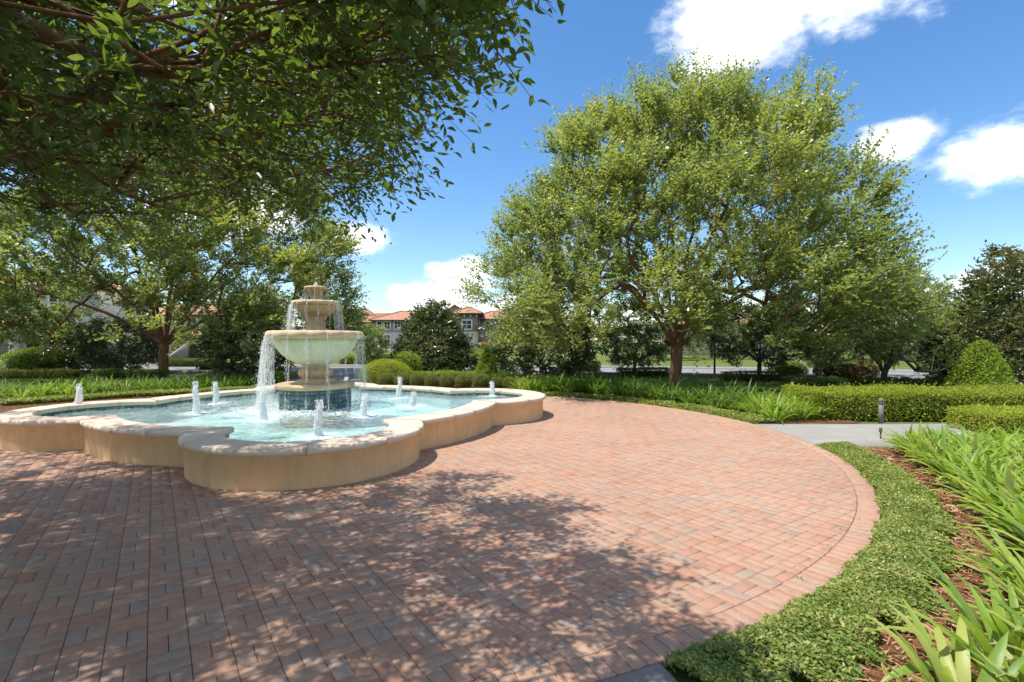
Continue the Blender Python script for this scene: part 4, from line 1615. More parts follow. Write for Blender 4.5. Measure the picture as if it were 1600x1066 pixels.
# ------------------------------------------------------------------ magnolias and other trees
def leafy_tree(name, label, cat, base, seed, rx, ry, h, zb, shape, n_lobes, per, K, nl, leafL, aspect, mat, bark, fork=0.6, group=None, trunk_r=0.12, rl=(0.5, 0.85), upn=0.5, sd=0.2, nlimb=6, tone0=0.42):
    rng = np.random.default_rng(seed)
    root = empty(name, (base[0], base[1], -0.05), label, cat, group)
    C, R_ = [], []
    golden = math.pi * (3 - math.sqrt(5))
    for i in range(n_lobes):
        t = ((i + 0.5) / n_lobes)
        if shape == 'cone':
            t = 1 - math.sqrt(1 - t * 0.985)
            prof_ = (1 - t) ** 0.85 * min(1.0, 0.72 + t * 3)
        elif shape == 'round':
            prof_ = math.sqrt(max(0.02, 1 - (2 * t - 1) ** 2)) ** 0.8
        else:                                   # umbrella
            prof_ = math.sqrt(max(0.02, 1 - t ** 2.2))
        az = i * golden + rng.normal(0, 0.2)
        k = rng.uniform(0.66, 0.92)
        lr = rng.uniform(*rl)
        C.append((rx * prof_ * k * math.cos(az), ry * prof_ * k * math.sin(az), zb + (h - zb - lr * 0.6) * t))
        R_.append(lr)
    C, R_ = np.array(C), np.array(R_)
    hub = np.array((0, 0, zb + 0.2 * (h - zb)))
    P, O, lb = lobe_clusters(rng, C, R_, per, hub)
    keep = P[:, 2] > 0.12
    P, O, lb = P[keep], O[keep], lb[keep]
    tone = rng.normal(tone0, 0.10, n_lobes)[lb] + rng.normal(0, 0.05, len(P))
    lim = []
    for i in range(nlimb):
        az = 2 * math.pi * i / nlimb + rng.normal(0, 0.2)
        t = 0.25 + 0.5 * ((i * 0.37) % 1)
        lim.append((rx * 0.5 * math.cos(az), ry * 0.5 * math.sin(az), max(fork + 0.25, zb + (h - zb) * t)))
    lim.append((0, 0, h * 0.85))
    sk = grow(rng, (0, 0, 0), (0, 0, fork), lim, P, 0.4)
    a = sprays(rng, P, O, K, leafL * 2.2, nl, leafL, aspect, 0.7, 0.25, 0.6, 0.1, tone, sd, upn)
    leaves_obj('crown', [(T2_V, T2_F, *a[:6])], mat, root)
    skel_mesh('trunk', sk, bark, 0.008, 0.42, trunk_r, 1.3, 0.0125, root)
    return root


def plan(px, Y):
    return (col_at(px, Y), Y)


MG = 'magnolia_tree'
leafy_tree(MG, 'dense cone shaped magnolia standing behind the clipped mound, beyond the pool', 'tree', plan(677, 27.5), 31, 2.35, 2.3, 4.45, 0.25, 'cone', 46, 26, 3, 6, 0.19, 0.42, M['magnolia'], M['bark_dark'], 0.4, 'dark magnolias', 0.14, (0.45, 0.8))
leafy_tree(MG, 'dark low magnolia between the tan tower house and the big elm', 'tree', plan(846, 27.0), 32, 2.9, 2.6, 3.5, 0.25, 'round', 40, 24, 3, 6, 0.19, 0.42, M['magnolia'], M['bark_dark'], 0.4, 'dark magnolias', 0.14, (0.5, 0.85))
leafy_tree(MG, 'tall bronze-tinged magnolia cut off by the right edge of the picture', 'tree', plan(1590, 20.5), 33, 3.4, 3.2, 6.3, 0.35, 'cone', 70, 30, 3, 6, 0.18, 0.42, M['magnolia'], M['bark_dark'], 0.4, 'dark magnolias', 0.16, (0.5, 0.9), tone0=0.56)
leafy_tree(MG, 'small dark magnolia under the left elm, beside the white porch house', 'tree', plan(112, 30.0), 34, 2.0, 2.0, 3.4, 0.3, 'cone', 26, 22, 3, 6, 0.19, 0.42, M['magnolia'], M['bark_dark'], 0.4, 'dark magnolias', 0.1, (0.45, 0.7))
leafy_tree(MG, 'dark magnolia left of the pale elm trunk, in front of the brick steps', 'tree', plan(190, 29.0), 35, 1.9, 1.9, 3.0, 0.5, 'round', 22, 22, 3, 6, 0.19, 0.42, M['magnolia'], M['bark_dark'], 0.5, 'dark magnolias', 0.1, (0.45, 0.7))
leafy_tree(MG, 'dark magnolia beside the fountain, behind its falling sheet of water', 'tree', plan(396, 24.5), 36, 1.9, 1.9, 3.3, 0.3, 'round', 32, 24, 3, 6, 0.18, 0.42, M['magnolia'], M['bark_dark'], 0.4, 'dark magnolias', 0.1, (0.45, 0.75))
TS = 'small dark round-headed trees on the right lawn'
leafy_tree('holly_tree', 'small dark tree left of the big elm trunk, in a low hedge ring', 'tree', plan(992, 27.0), 37, 1.7, 1.6, 2.6, 0.75, 'round', 24, 22, 3, 7, 0.12, 0.45, M['magnolia'], M['bark_dark'], 0.7, TS, 0.09, (0.4, 0.65))
leafy_tree('holly_tree', 'dark tree right of the big elm trunk, in a long low hedge', 'tree', plan(1187, 25.5), 38, 2.9, 2.4, 3.6, 0.95, 'round', 36, 24, 3, 7, 0.12, 0.45, M['magnolia'], M['bark_dark'], 0.8, TS, 0.12, (0.5, 0.8))
leafy_tree('holly_tree', 'dark many-limbed tree above the clipped hedge by the right road', 'tree', plan(1382, 21.5), 39, 2.9, 2.5, 4.0, 1.0, 'umbrella', 44, 26, 3, 7, 0.11, 0.45, M['elm'], M['bark_dark'], 0.45, TS, 0.14, (0.5, 0.85), nlimb=9, tone0=0.55)
leafy_tree('street_tree', 'small grey-green tree in front of the long tiled house', 'tree', plan(578, 39.0), 40, 1.25, 1.25, 3.05, 0.7, 'round', 24, 24, 3, 7, 0.13, 0.45, M['elm'], M['bark_dark'], 0.9, None, 0.07, (0.35, 0.5))
leafy_tree('oak_tree', 'mid green tree with low crown just right of the big elm', 'tree', plan(1345, 25.0), 41, 4.2, 3.4, 5.6, 1.4, 'round', 46, 26, 4, 8, 0.12, 0.45, M['elm'], M['bark'], 1.3, None, 0.17, (0.8, 1.3))
# trees farther off that close the view
far_specs = [(-30, 62, 5.5, 8.5, 'elm', 'far green tree rising behind the arched white house'), (-45, 58, 6.5, 9.5, 'elm', 'far tree beside the white porch house'),
             (14, 52, 4.5, 6.0, 'darkhedge', 'far dark tree seen through the big elm, nearest the tower house'), (22, 56, 5.0, 6.5, 'elm', 'far pale tree seen under the big elm'),
             (31, 54, 5.0, 6.5, 'darkhedge', 'far dark tree behind the lawn, right of the elm trunk'), (40, 52, 5.0, 7.0, 'elm', 'far tree above the right-hand road'),
             (49, 50, 5.0, 6.5, 'darkhedge', 'far dark tree behind the tall magnolia'), (60, 54, 6.0, 8.0, 'elm', 'far tree beyond the right edge hedge'),
             (-38, 70, 5.0, 7.5, 'darkhedge', 'far dark tree just left of the fountain bowls')]
for k, (x, y, r, h, mt, lab) in enumerate(far_specs):
    leafy_tree('shade_tree', lab, 'tree', (x, y), 60 + k, r, r, h, 1.0, 'round', 34, 18, 3, 7, 0.22, 0.5, M[mt], M['bark_dark'], 1.2, 'trees beyond the road', 0.16, (0.9, 1.5))


# ------------------------------------------------------------------ clipped shrubs and hedges
def shrub(name, label, cat, base, seed, sampler, core, n_, L, aspect, mat, group=None, z=-0.03, jit=0.05, rnd=0.6, template=(T2_V, T2_F), tone=0.5, sd=0.2):
    rng = np.random.default_rng(seed)
    root = empty(name, (base[0], base[1], z), label, cat, group)
    P, N = sampler(rng, n_)
    P = P - N * np.abs(rng.normal(0, jit * 1.2, (n_, 1)))
    stray = rng.uniform(0, 1, n_) < 0.07
    P = P + (N * 0.7 + UP * 0.5) * (stray * np.abs(rng.normal(0, 0.05, n_)))[:, None]
    D = nrmz(N * 0.55 + rng.normal(0, rnd, (n_, 3)) + UP * 0.15)
    NN = nrmz(N * 0.9 + UP * 0.35 + rng.normal(0, 0.5, (n_, 3)))
    LL = L * rng.uniform(0.6, 1.25, n_)
    leaves_obj('foliage', [(template[0], template[1], P, D, NN, LL, LL * aspect, rng.normal(tone, sd, n_))], mat, root)
    core(root)
    return root


def ellipsoid(rx, ry, rz, zc, zmin=0.0, lump=0.06, seed=1):
    lr = np.random.default_rng(seed)
    dirs = sphere_pts(lr, 9)

    def radial(d):
        s = np.ones(len(d))
        for q in dirs:
            s += lump * np.clip(d @ q, 0, 1) ** 6
        return s

    def samp(rng, n_):
        out_p, out_n = [], []
        c_ = 0
        while c_ < n_:
            d = sphere_pts(rng, n_)
            p = d * np.array((rx, ry, rz)) * radial(d)[:, None] + np.array((0, 0, zc))
            k = p[:, 2] > zmin
            out_p.append(p[k])
            out_n.append(nrmz(d / np.array((rx, ry, rz)))[k])
            c_ += k.sum()
        return np.concatenate(out_p)[:n_], np.concatenate(out_n)[:n_]

    def core(root, s=0.74):
        v, f = [], []
        nu, nv = 20, 10
        for j in range(nv + 1):
            e = -math.pi / 2 + math.pi * j / nv
            for i in range(nu):
                a = 2 * math.pi * i / nu
                v.append((s * rx * math.cos(e) * math.cos(a), s * ry * math.cos(e) * math.sin(a), max(0.0, zc + s * rz * math.sin(e))))
        for j in range(nv):
            for i in range(nu):
                f.append((j * nu + i, j * nu + (i + 1) % nu, (j + 1) * nu + (i + 1) % nu, (j + 1) * nu + i))
        obj('inner_twigs', mesh_from('inner_twigs', v, f, M['core'], True), root)
    return samp, core


def conoid(r, h, power=0.8, seed=1, wob=0.05):
    lr = np.random.default_rng(seed)
    ph = lr.uniform(0, 6.28, 5)

    def prof_(t):
        return r * np.maximum(0.0, 1 - t) ** power * np.minimum(1.0, 0.86 + t * 2.0)

    def samp(rng, n_):
        t = 1 - np.sqrt(rng.uniform(0.0004, 1, n_))
        a = rng.uniform(0, 2 * math.pi, n_)
        rr_ = prof_(t) * (1 + wob * np.sin(3 * a + ph[0] + 9 * t) + wob * np.sin(5 * a + ph[1] - 14 * t))
        P = np.stack([rr_ * np.cos(a), rr_ * np.sin(a), t * h], 1)
        N = nrmz(np.stack([np.cos(a), np.sin(a), np.full(n_, r / h)], 1))
        return P, N

    def core(root, s=0.66):
        v, f = [], []
        nu, nv = 20, 10
        for j in range(nv + 1):
            t = j / nv
            rr_ = float(prof_(np.array([t]))[0]) * s
            for i in range(nu):
                a = 2 * math.pi * i / nu
                v.append((rr_ * math.cos(a), rr_ * math.sin(a), t * h * 0.95))
        for j in range(nv):
            for i in range(nu):
                f.append((j * nu + i, j * nu + (i + 1) % nu, (j + 1) * nu + (i + 1) % nu, (j + 1) * nu + i))
        obj('inner_twigs', mesh_from('inner_twigs', v, f, M['core'], True), root)
    return samp, core


def hedge_path(line, w, h, z0=0.0, wave=0.03, seed=1):
    """clipped hedge along a polyline given relative to its base"""
    line = [np.array(p, float) for p in line]
    segs = []
    tot = 0
    for a, b in zip(line[:-1], line[1:]):
        segs.append((a, b, np.linalg.norm(b - a)))
        tot += segs[-1][2]

    def samp(rng, n_):
        per = tot * (w + 2 * h) + 2 * w * h
        P = np.zeros((n_, 3))
        N = np.zeros((n_, 3))
        Ls = np.array([s[2] for s in segs])
        which = rng.choice(len(segs), n_, p=Ls / tot)
        t = rng.uniform(0, 1, n_)
        A = np.array([segs[k][0] for k in which])
        B = np.array([segs[k][1] for k in which])
        d = nrmz(B - A)
        nn = np.stack([-d[:, 1], d[:, 0]], 1)
        c_ = A + (B - A) * t[:, None]
        u = rng.uniform(0, w + 2 * h, n_)
        side = np.where(u < h, -1, np.where(u > h + w, 1, 0))
        off = np.where(side == 0, u - h - w / 2, side * w / 2)
        z = np.where(side == 0, h, np.where(u < h, u, w + 2 * h - u))
        # round the shoulders
        e = np.clip((np.abs(off) - (w / 2 - 0.08)) / 0.08, 0, 1) * np.clip((z - (h - 0.08)) / 0.08, 0, 1)
        off = off * (1 - 0.05 * e)
        z = z - 0.03 * e
        z = z + wave * np.sin(c_[:, 0] * 2.1 + seed) * (z / h) + wave * 0.6 * np.sin(c_[:, 0] * 5.3 + c_[:, 1] * 3 + off * 4) * (z / h)
        P[:, :2] = c_ + nn * off[:, None]
        P[:, 2] = z + z0
        N[:, :2] = nn * side[:, None]
        N[:, 2] = np.where(side == 0, 1.0, 0.12)
        # ends
        ne = int(n_ * w * h * 2 / per)
        if ne > 4:
            k = rng.choice(n_, ne, replace=False)
            for q, kk in enumerate(k):
                a, b = (segs[0][0], segs[0][1]) if q % 2 == 0 else (segs[-1][1], segs[-1][0])
                dd = (a - b) / np.linalg.norm(a - b)
                no = np.array((-dd[1], dd[0]))
                P[kk, :2] = a + no * rng.uniform(-w / 2, w / 2)
                P[kk, 2] = z0 + rng.uniform(0, h)
                N[kk] = (dd[0], dd[1], 0.1)
        return P, nrmz(N)

    def core(root, s=0.15):
        v, f = [], []
        for i, p in enumerate(line):
            d = line[min(i + 1, len(line) - 1)] - line[max(i - 1, 0)]
            d /= np.linalg.norm(d)
            pp = p + d * (s if i == 0 else (-s if i == len(line) - 1 else 0))
            no = np.array((-d[1], d[0])) * (w / 2 - s)
            for q, z in ((pp - no, z0), (pp + no, z0), (pp + no, z0 + h - s), (pp - no, z0 + h - s)):
                v.append((q[0], q[1], z))
        for i in range(len(line) - 1):
            for k in range(4):
                f.append((4 * i + k, 4 * i + (k + 1) % 4, 4 * i + 4 + (k + 1) % 4, 4 * i + 4 + k))
        f.append((3, 2, 1, 0))
        b = 4 * (len(line) - 1)
        f.append((b, b + 1, b + 2, b + 3))
        obj('inner_twigs', mesh_from('inner_twigs', v, f, M['core']), root)
    return samp, core


# row of clipped balls behind the pool
ball_px = [604, 630, 653, 675, 699, 724, 752, 777, 795]
ball_lab = ['leftmost of the clipped boxwood balls, in front of the mound hedge', 'second clipped boxwood ball from the mound hedge', 'third clipped boxwood ball from the mound hedge', 'fourth clipped ball in the row, below the magnolia',
            'middle clipped ball of the boxwood row', 'clipped boxwood ball left of the one below the cone topiary', 'clipped boxwood ball at the foot of the small cone topiary', 'smaller clipped ball just right of the cone topiary', 'last clipped ball of the row, beside the strap-leaf bed']
for k, px in enumerate(ball_px):
    Y = 20.4 - 0.10 * k
    s = (0.345 if k < 7 else 0.27) * random.uniform(0.93, 1.06)
    sm, co_ = ellipsoid(s, s, s * 0.86, s * 0.72, 0.0, 0.03, k)
    shrub('boxwood_ball', ball_lab[k], 'shrub', plan(px, Y), 100 + k, sm, co_, 5200, 0.034, 0.62, M['box'], 'row of clipped boxwood balls', jit=0.035, tone=0.5)
sm, co_ = ellipsoid(1.05, 1.0, 0.62, 0.40, 0.0, 0.05, 3)
shrub('clipped_mound', 'wide clipped mound of yellow-green shrub at the road edge', 'shrub', plan(603, 22.0), 120, sm, co_, 14000, 0.05, 0.55, M['hedge'], jit=0.05, tone=0.6)
sm, co_ = hedge_path([(-2.6, 0.2), (-0.5, 0.1), (1.6, -0.1), (2.9, -0.3)], 0.8, 0.50)
shrub('low_hedge', 'bright low hedge running behind the row of clipped balls', 'hedge', plan(690, 21.9), 121, sm, co_, 12000, 0.06, 0.5, M['bright'], jit=0.07, tone=0.5)
sm, co_ = ellipsoid(0.66, 0.66, 0.62, 0.72, 0.0, 0.14, 5)
shrub('round_bush', 'bright green loose round bush left of the cone magnolia', 'shrub', plan(636, 23.6), 122, sm, co_, 3800, 0.085, 0.5, M['bright'], jit=0.10, tone=0.55)
sm, co_ = conoid(0.62, 1.72, 0.75, 6, 0.09)
shrub('cone_topiary', 'narrow yellow-green cone topiary behind the clipped balls', 'shrub', plan(760, 21.6), 123, sm, co_, 8000, 0.07, 0.55, M['bright'], 'cone topiaries', jit=0.09, tone=0.55)
sm, co_ = conoid(1.0, 2.12, 0.62, 7, 0.06)
shrub('cone_topiary', 'broad yellow-green cone topiary behind the right clipped hedge', 'shrub', plan(1532, 15.9), 124, sm, co_, 16000, 0.075, 0.55, M['bright'], 'cone topiaries', z=-0.2, jit=0.10, tone=0.55)
# right side hedges
sm, co_ = hedge_path([(-2.75, 0.15), (-1, 0.05), (3, 0.0), (8, -0.3)], 1.5, 0.66, 0.0, 0.03, 2)
shrub('clipped_hedge', 'long flat-topped clipped hedge behind the concrete walk', 'hedge', (9.7, 12.25), 125, sm, co_, 62000, 0.050, 0.62, M['hedge'], jit=0.05, tone=0.5, sd=0.22)
sm, co_ = hedge_path([(-1.6, 0.1), (1.2, 0.0), (4.5, -0.2)], 1.0, 0.46, 0.0, 0.025, 3)
shrub('clipped_hedge', 'short yellow-green hedge behind the strap-leaf plants at the right edge', 'hedge', (10.6, 9.95), 126, sm, co_, 26000, 0.044, 0.55, M['hedge'], jit=0.05, tone=0.72, sd=0.2)
sm, co_ = hedge_path([(-0.85, 0), (0.85, 0.0)], 0.9, 0.62, 0.0, 0.02, 4)
shrub('block_hedge', 'dark square hedge block at the far end of the clipped hedge', 'hedge', plan(1272, 17.0), 127, sm, co_, 7000, 0.05, 0.5, M['darkhedge'], jit=0.05, tone=0.45)
TR = 'low dark hedge rings under the lawn trees'
for px, Y, hw_, hh, lab in [(1005, 26.4, 1.3, 0.42, 'low dark hedge at the foot of the small tree left of the elm trunk'), (1190, 23.6, 1.75, 0.40, 'low dark hedge at the foot of the tree right of the elm trunk'),
                            (1395, 20.0, 1.55, 0.30, 'thin dark hedge at the foot of the many-limbed tree')]:
    sm, co_ = hedge_path([(-hw_, 0), (0, 0.1), (hw_, 0.0)], 0.8, hh, 0.0, 0.02, px)
    shrub('tree_ring_hedge', lab, 'hedge', plan(px, Y), 130 + px, sm, co_, 7000, 0.055, 0.5, M['darkhedge'], TR, jit=0.05, tone=0.4)
sm, co_ = hedge_path([(-1.1, 0), (1.1, 0.0)], 1.0, 0.58, 0.0, 0.02, 5)
shrub('block_hedge', 'dark rectangular hedge beside the road, left of the big elm', 'hedge', plan(908, 31.0), 141, sm, co_, 6000, 0.07, 0.5, M['darkhedge'], jit=0.05, tone=0.5)
sm, co_ = ellipsoid(1.5, 1.0, 0.5, 0.35, 0.0, 0.15, 9)
shrub('rust_shrub', 'low rusty-orange shrub bed beyond the dark hedge block', 'shrub', plan(1322, 25.0), 142, sm, co_, 5000, 0.08, 0.5, M['rust'], jit=0.1)
sm, co_ = ellipsoid(0.95, 0.9, 0.85, 0.9, 0.0, 0.12, 10)
shrub('sage_bush', 'pale grey-green rounded bush between the right lawn trees', 'shrub', plan(1284, 33.0), 143, sm, co_, 5000, 0.085, 0.5, M['sage'], jit=0.08)
sm, co_ = ellipsoid(0.9, 0.6, 0.38, 0.28, 0.0, 0.15, 11)
shrub('low_shrub', 'low green shrub under the tree right of the elm trunk', 'shrub', plan(1232, 26.5), 144, sm, co_, 3000, 0.075, 0.5, M['hedge'], jit=0.08)
# left side
sm, co_ = ellipsoid(1.55, 1.1, 0.85, 0.55, 0.0, 0.14, 12)
shrub('round_bush', 'bright spreading bush in front of the white porch', 'shrub', plan(48, 28.5), 145, sm, co_, 7000, 0.09, 0.5, M['bright'], jit=0.10, tone=0.4)
LH = 'low clipped hedges on the left lawn'
for k, (px, Y, hw_, hh, mt, lab) in enumerate([(50, 25.2, 2.3, 0.40, 'box', 'olive low hedge in front of the bright bush by the porch'), (205, 25.0, 1.6, 0.42, 'darkhedge', 'dark low hedge left of the pale elm trunk'),
                                 (300, 37.0, 2.3, 0.55, 'darkhedge', 'dark hedge below the arched white house'), (345, 33.0, 1.4, 0.34, 'darkhedge', 'short hedge on the lawn below the light round bush'),
                                 (385, 23.6, 0.95, 0.34, 'rust', 'brownish low hedge beside the lawn, left of the fountain'), (425, 22.6, 0.45, 0.46, 'hedge', 'small yellow-green hedge block just behind the pool rim')]):
    sm, co_ = hedge_path([(-hw_, 0), (hw_, 0.0)], 0.8, hh, 0.0, 0.02, px)
    shrub('low_hedge', lab, 'hedge', plan(px, Y), 150 + k, sm, co_, int(2600 * hw_ * 2 * 0.6 + 2000), 0.06, 0.5, M[mt], LH, jit=0.05, tone=0.5)
sm, co_ = ellipsoid(0.8, 0.8, 0.95, 0.95, 0.0, 0.10, 13)
shrub('round_bush', 'light green upright round bush beside the arched house', 'shrub', plan(335, 38.0), 157, sm, co_, 4200, 0.09, 0.5, M['bright'], jit=0.08, tone=0.5)
sm, co_ = hedge_path([(-3, 0), (3, 0.0)], 1.0, 0.7, 0.0, 0.05, 5)
shrub('low_hedge', 'hedge along the far side of the road beyond the entrance', 'hedge', plan(590, 40.5), 158, sm, co_, 8000, 0.10, 0.5, M['hedge'], jit=0.08)
sm, co_ = ellipsoid(1.6, 1.0, 0.7, 0.5, 0.0, 0.12, 14)
shrub('round_bush', 'low yellow-green bush below the tower house wall', 'shrub', plan(735, 38.0), 159, sm, co_, 4000, 0.10, 0.5, M['hedge'], jit=0.08)


# ------------------------------------------------------------------ strap-leaved lilies
def strap(rng, L, w, bend, lift, nst=7):
    """one arching leaf from the origin along +Y; keel down the middle. Returns verts, quads"""
    v, f = [], []
    y = z = 0.0
    ang = lift
    for i in range(nst):
        t = i / (nst - 1)
        ww = w * (0.62 + 0.9 * t - 1.45 * t ** 2.6) if t < 0.99 else w * 0.04
        ww = max(ww, w * 0.04)
        k = 0.22 * ww
        v += [(-ww / 2, y, z + k), (0, y, z), (ww / 2, y, z + k)]
        y += L / (nst - 1) * math.cos(ang)
        z += L / (nst - 1) * math.sin(ang)
        ang -= bend / (nst - 1) * (0.5 + 1.0 * t)
    for i in range(nst - 1):
        b = 3 * i
        f += [(b, b + 1, b + 4, b + 3), (b + 1, b + 2, b + 5, b + 4)]
    return np.array(v), np.array(f)


lrng = np.random.default_rng(77)
leaf_vars = []
for k in range(16):
    v, f = strap(lrng, 1.0, lrng.uniform(0.09, 0.135), lrng.uniform(0.5, 2.0), math.radians(lrng.uniform(50, 84)))
    tn = float(np.clip(lrng.normal(0.52, 0.26), 0, 0.93)) if k != 5 else 1.0
    leaf_vars.append(mesh_from('leaf', v, f, M['lily'], True, [tn] * len(f)))


def clump_mesh(seed, n_leaf, L, w, mat, spread=0.07, tone=0.5, nst=6):
    rng = np.random.default_rng(seed)
    V, Fq, T = [], [], []
    b = 0
    for k in range(n_leaf):
        a = k * 2.399 + rng.normal(0, 0.3)
        out_ = math.sqrt((k + 0.5) / n_leaf)
        lift = math.radians(88 - 42 * out_ + rng.normal(0, 6))
        v, f = strap(rng, L * rng.uniform(0.7, 1.2), w * rng.uniform(0.75, 1.2), rng.uniform(0.4, 1.3) + 0.8 * out_, lift, nst)
        ca, sa = math.cos(a - math.pi / 2), math.sin(a - math.pi / 2)
        x = v[:, 0] * ca - v[:, 1] * sa + spread * out_ * math.cos(a)
        y = v[:, 0] * sa + v[:, 1] * ca + spread * out_ * math.sin(a)
        V.append(np.stack([x, y, v[:, 2]], 1))
        Fq.append(f + b)
        b += len(v)
        T.append(np.full(len(f), float(np.clip(rng.normal(tone, 0.2), 0, 1))))
    return mesh_from('strap_leaf_plant', np.concatenate(V), np.concatenate(Fq), mat, True, np.concatenate(T))


def scatter_ring(rng, r0, r1, a0, a1, sep, tries=6000):
    pts = []
    for _ in range(tries):
        r = rng.uniform(r0, r1)
        a = math.radians(rng.uniform(a0, a1))
        p = PC + r * np.array((math.cos(a), math.sin(a)))
        if all((p[0] - q[0]) ** 2 + (p[1] - q[1]) ** 2 > sep * sep for q in pts):
            pts.append(p)
    return pts


def seen(p, m_=1.1):
    return p[1] > 1.4 and abs(p[0]) < p[1] * 800 / F * m_ + 0.5


# foreground bed on the right
near_pts = [p for p in scatter_ring(lrng, PR + 0.97, PR + 4.1, -60, -9.5, 0.33) if seen(p, 1.03)]
near_pts.sort(key=lambda p: np.hypot(*p))
lily_vars = [clump_mesh(200 + k, 50, 0.55, 0.060, M['lily'], 0.08, 0.55) for k in range(7)]
for k, p in enumerate(near_pts):
    s = lrng.uniform(0.85, 1.12)
    if k < 9:
        root = empty('strap_leaf_plant', (p[0], p[1], -0.03), None, 'plant', 'yellow-green strap-leaf plants in the near right bed', lrng.uniform(0, 6.28))
        nlf = 33
        for q in range(nlf):
            a = q * 2.399 + lrng.normal(0, 0.3)
            out_ = math.sqrt((q + 0.5) / nlf)
            lf = obj('leaf', leaf_vars[int(lrng.integers(0, 16))], root, (0.085 * out_ * math.cos(a), 0.085 * out_ * math.sin(a), 0.0), (-(0.42 * out_ + lrng.normal(0, 0.08)), lrng.normal(0, 0.12), a - math.pi / 2))
            sc = 0.60 * s * lrng.uniform(0.7, 1.15)
            lf.scale = (sc, sc, sc)
        ordn = ['nearest', 'second nearest', 'third nearest', 'fourth nearest', 'fifth nearest', 'sixth nearest', 'seventh nearest', 'eighth nearest', 'ninth nearest'][k]
        tag(root, ordn + ' large strap-leaf plant of the bed at the lower right corner')
    else:
        o = obj('strap_leaf_plant', lily_vars[k % 7], None, (p[0], p[1], -0.03), (0, 0, lrng.uniform(0, 6.28)))
        o.scale = (s, s, s)
        tag(o, 'yellow-green strap-leaf plant in the right bed between ground cover and hedge', 'plant', 'yellow-green strap-leaf plants along the right bed')
# rear right bed
far_vars = [clump_mesh(230 + k, 34, 0.62, 0.05, M['lily_far'], 0.10, 0.45, 5) for k in range(7)]
light_vars = [clump_mesh(250 + k, 34, 0.60, 0.05, M['lily'], 0.10, 0.5, 5) for k in range(4)]
for p in scatter_ring(lrng, PR + 0.75, PR + 2.3, 10.5, 73, 0.38):
    a = math.degrees(math.atan2(p[1] - PC[1], p[0] - PC[0]))
    light = a < 19 or a > 62
    o = obj('strap_leaf_plant', (light_vars if light else far_vars)[int(lrng.integers(0, 4 if light else 7))], None, (p[0], p[1], -0.03), (0, 0, lrng.uniform(0, 6.28)))
    s = lrng.uniform(0.95, 1.28)
    o.scale = (s, s, s)
    if a < 19:
        tag(o, 'light green strap-leaf plant at the near end of the bed, by the concrete walk', 'plant', 'light strap-leaf plants by the concrete walk')
    elif a > 62:
        tag(o, 'light green strap-leaf plant at the far end of the bed, beside the clipped balls', 'plant', 'light strap-leaf plants beside the clipped balls')
    else:
        tag(o, 'deep green strap-leaf plant in the bed between plaza and big elm', 'plant', 'deep green strap-leaf plants before the big elm')
# bed behind the pool on the left
bed = [np.array(q) for q in ((-16.6, 13.5), (-15.0, 14.8), (-13.0, 17.2), (-9.6, 19.5))]
pts = []
for _ in range(5000):
    k = int(lrng.integers(0, 3))
    t = lrng.uniform()
    a, b = bed[k], bed[k + 1]
    d = (b - a) / np.linalg.norm(b - a)
    p = a + (b - a) * t + np.array((-d[1], d[0])) * lrng.uniform(0, 2.1)
    if all((p[0] - q[0]) ** 2 + (p[1] - q[1]) ** 2 > 0.17 for q in pts):
        pts.append(p)
for p in pts:
    light = p[0] < -13.9
    o = obj('strap_leaf_plant', (light_vars if (light and lrng.uniform() < 0.7) else far_vars)[int(lrng.integers(0, 4))], None, (p[0], p[1], -0.03), (0, 0, lrng.uniform(0, 6.28)))
    s = lrng.uniform(0.85, 1.15)
    o.scale = (s, s, s)
    if light:
        tag(o, 'bright strap-leaf plant behind the pool rim at the left edge', 'plant', 'bright strap-leaf plants left behind the pool')
    else:
        tag(o, 'dark strap-leaf plant behind the pool, below the pale elm trunk', 'plant', 'dark strap-leaf plants behind the pool')


# ------------------------------------------------------------------ ground cover, bark chips, litter
def ring_points(rng, n_, r0, r1, a0, a1):
    r = np.sqrt(rng.uniform(r0 ** 2, r1 ** 2, n_))
    a = np.radians(rng.uniform(a0, a1, n_))
    return np.stack([PC[0] + r * np.cos(a), PC[1] + r * np.sin(a)], 1), r, a


def ground_cover(name, label, n_, r0, r1, a0, a1, L, hgt, seed, near=False):
    rng = np.random.default_rng(seed)
    xy, r, a = ring_points(rng, n_, r0 - 0.05, r1 + 0.06, a0, a1)
    edge_ = 0.07 * np.sin(a * 47) + 0.05 * np.sin(a * 113 + 1) + 0.04 * np.sin(a * 211)
    k = (r > r0 + 0.45 * edge_ - 0.03) & (r < r1 + edge_)
    k &= (xy[:, 1] > 1.5) & (np.abs(xy[:, 0]) < xy[:, 1] * 1.15 + 0.6)
    xy, r = xy[k], r[k]
    m_ = len(xy)
    lump = 0.5 + 0.28 * np.sin(xy[:, 0] * 9.1 + np.sin(xy[:, 1] * 7)) + 0.28 * np.sin(xy[:, 1] * 10.7 + np.sin(xy[:, 0] * 6.3))
    rim = np.clip(np.minimum(r - r0 + 0.03, r1 - r + 0.05) / 0.14, 0.12, 1.0)
    z = hgt * rim * (0.62 + 0.38 * lump) - np.abs(rng.normal(0, 0.026, m_))
    P = np.stack([xy[:, 0], xy[:, 1], np.maximum(z, -0.02)], 1)
    az = rng.uniform(0, 2 * math.pi, m_)
    D = np.stack([np.cos(az), np.sin(az), rng.normal(0.15, 0.4, m_)], 1)
    N = nrmz(UP + rng.normal(0, 0.42, (m_, 3)))
    LL = L * rng.uniform(0.6, 1.25, m_)
    tone = 0.34 + 0.26 * lump + rng.normal(0, 0.26, m_)
    tm_ = (T5_V, T5_F) if near else (T2_V, T2_F)
    o = leaves_obj(name, [(*tm_, P, D, N, LL, LL * 0.6, tone)], M['jasmine'])
    return tag(o, label, 'ground cover', None, 'stuff')


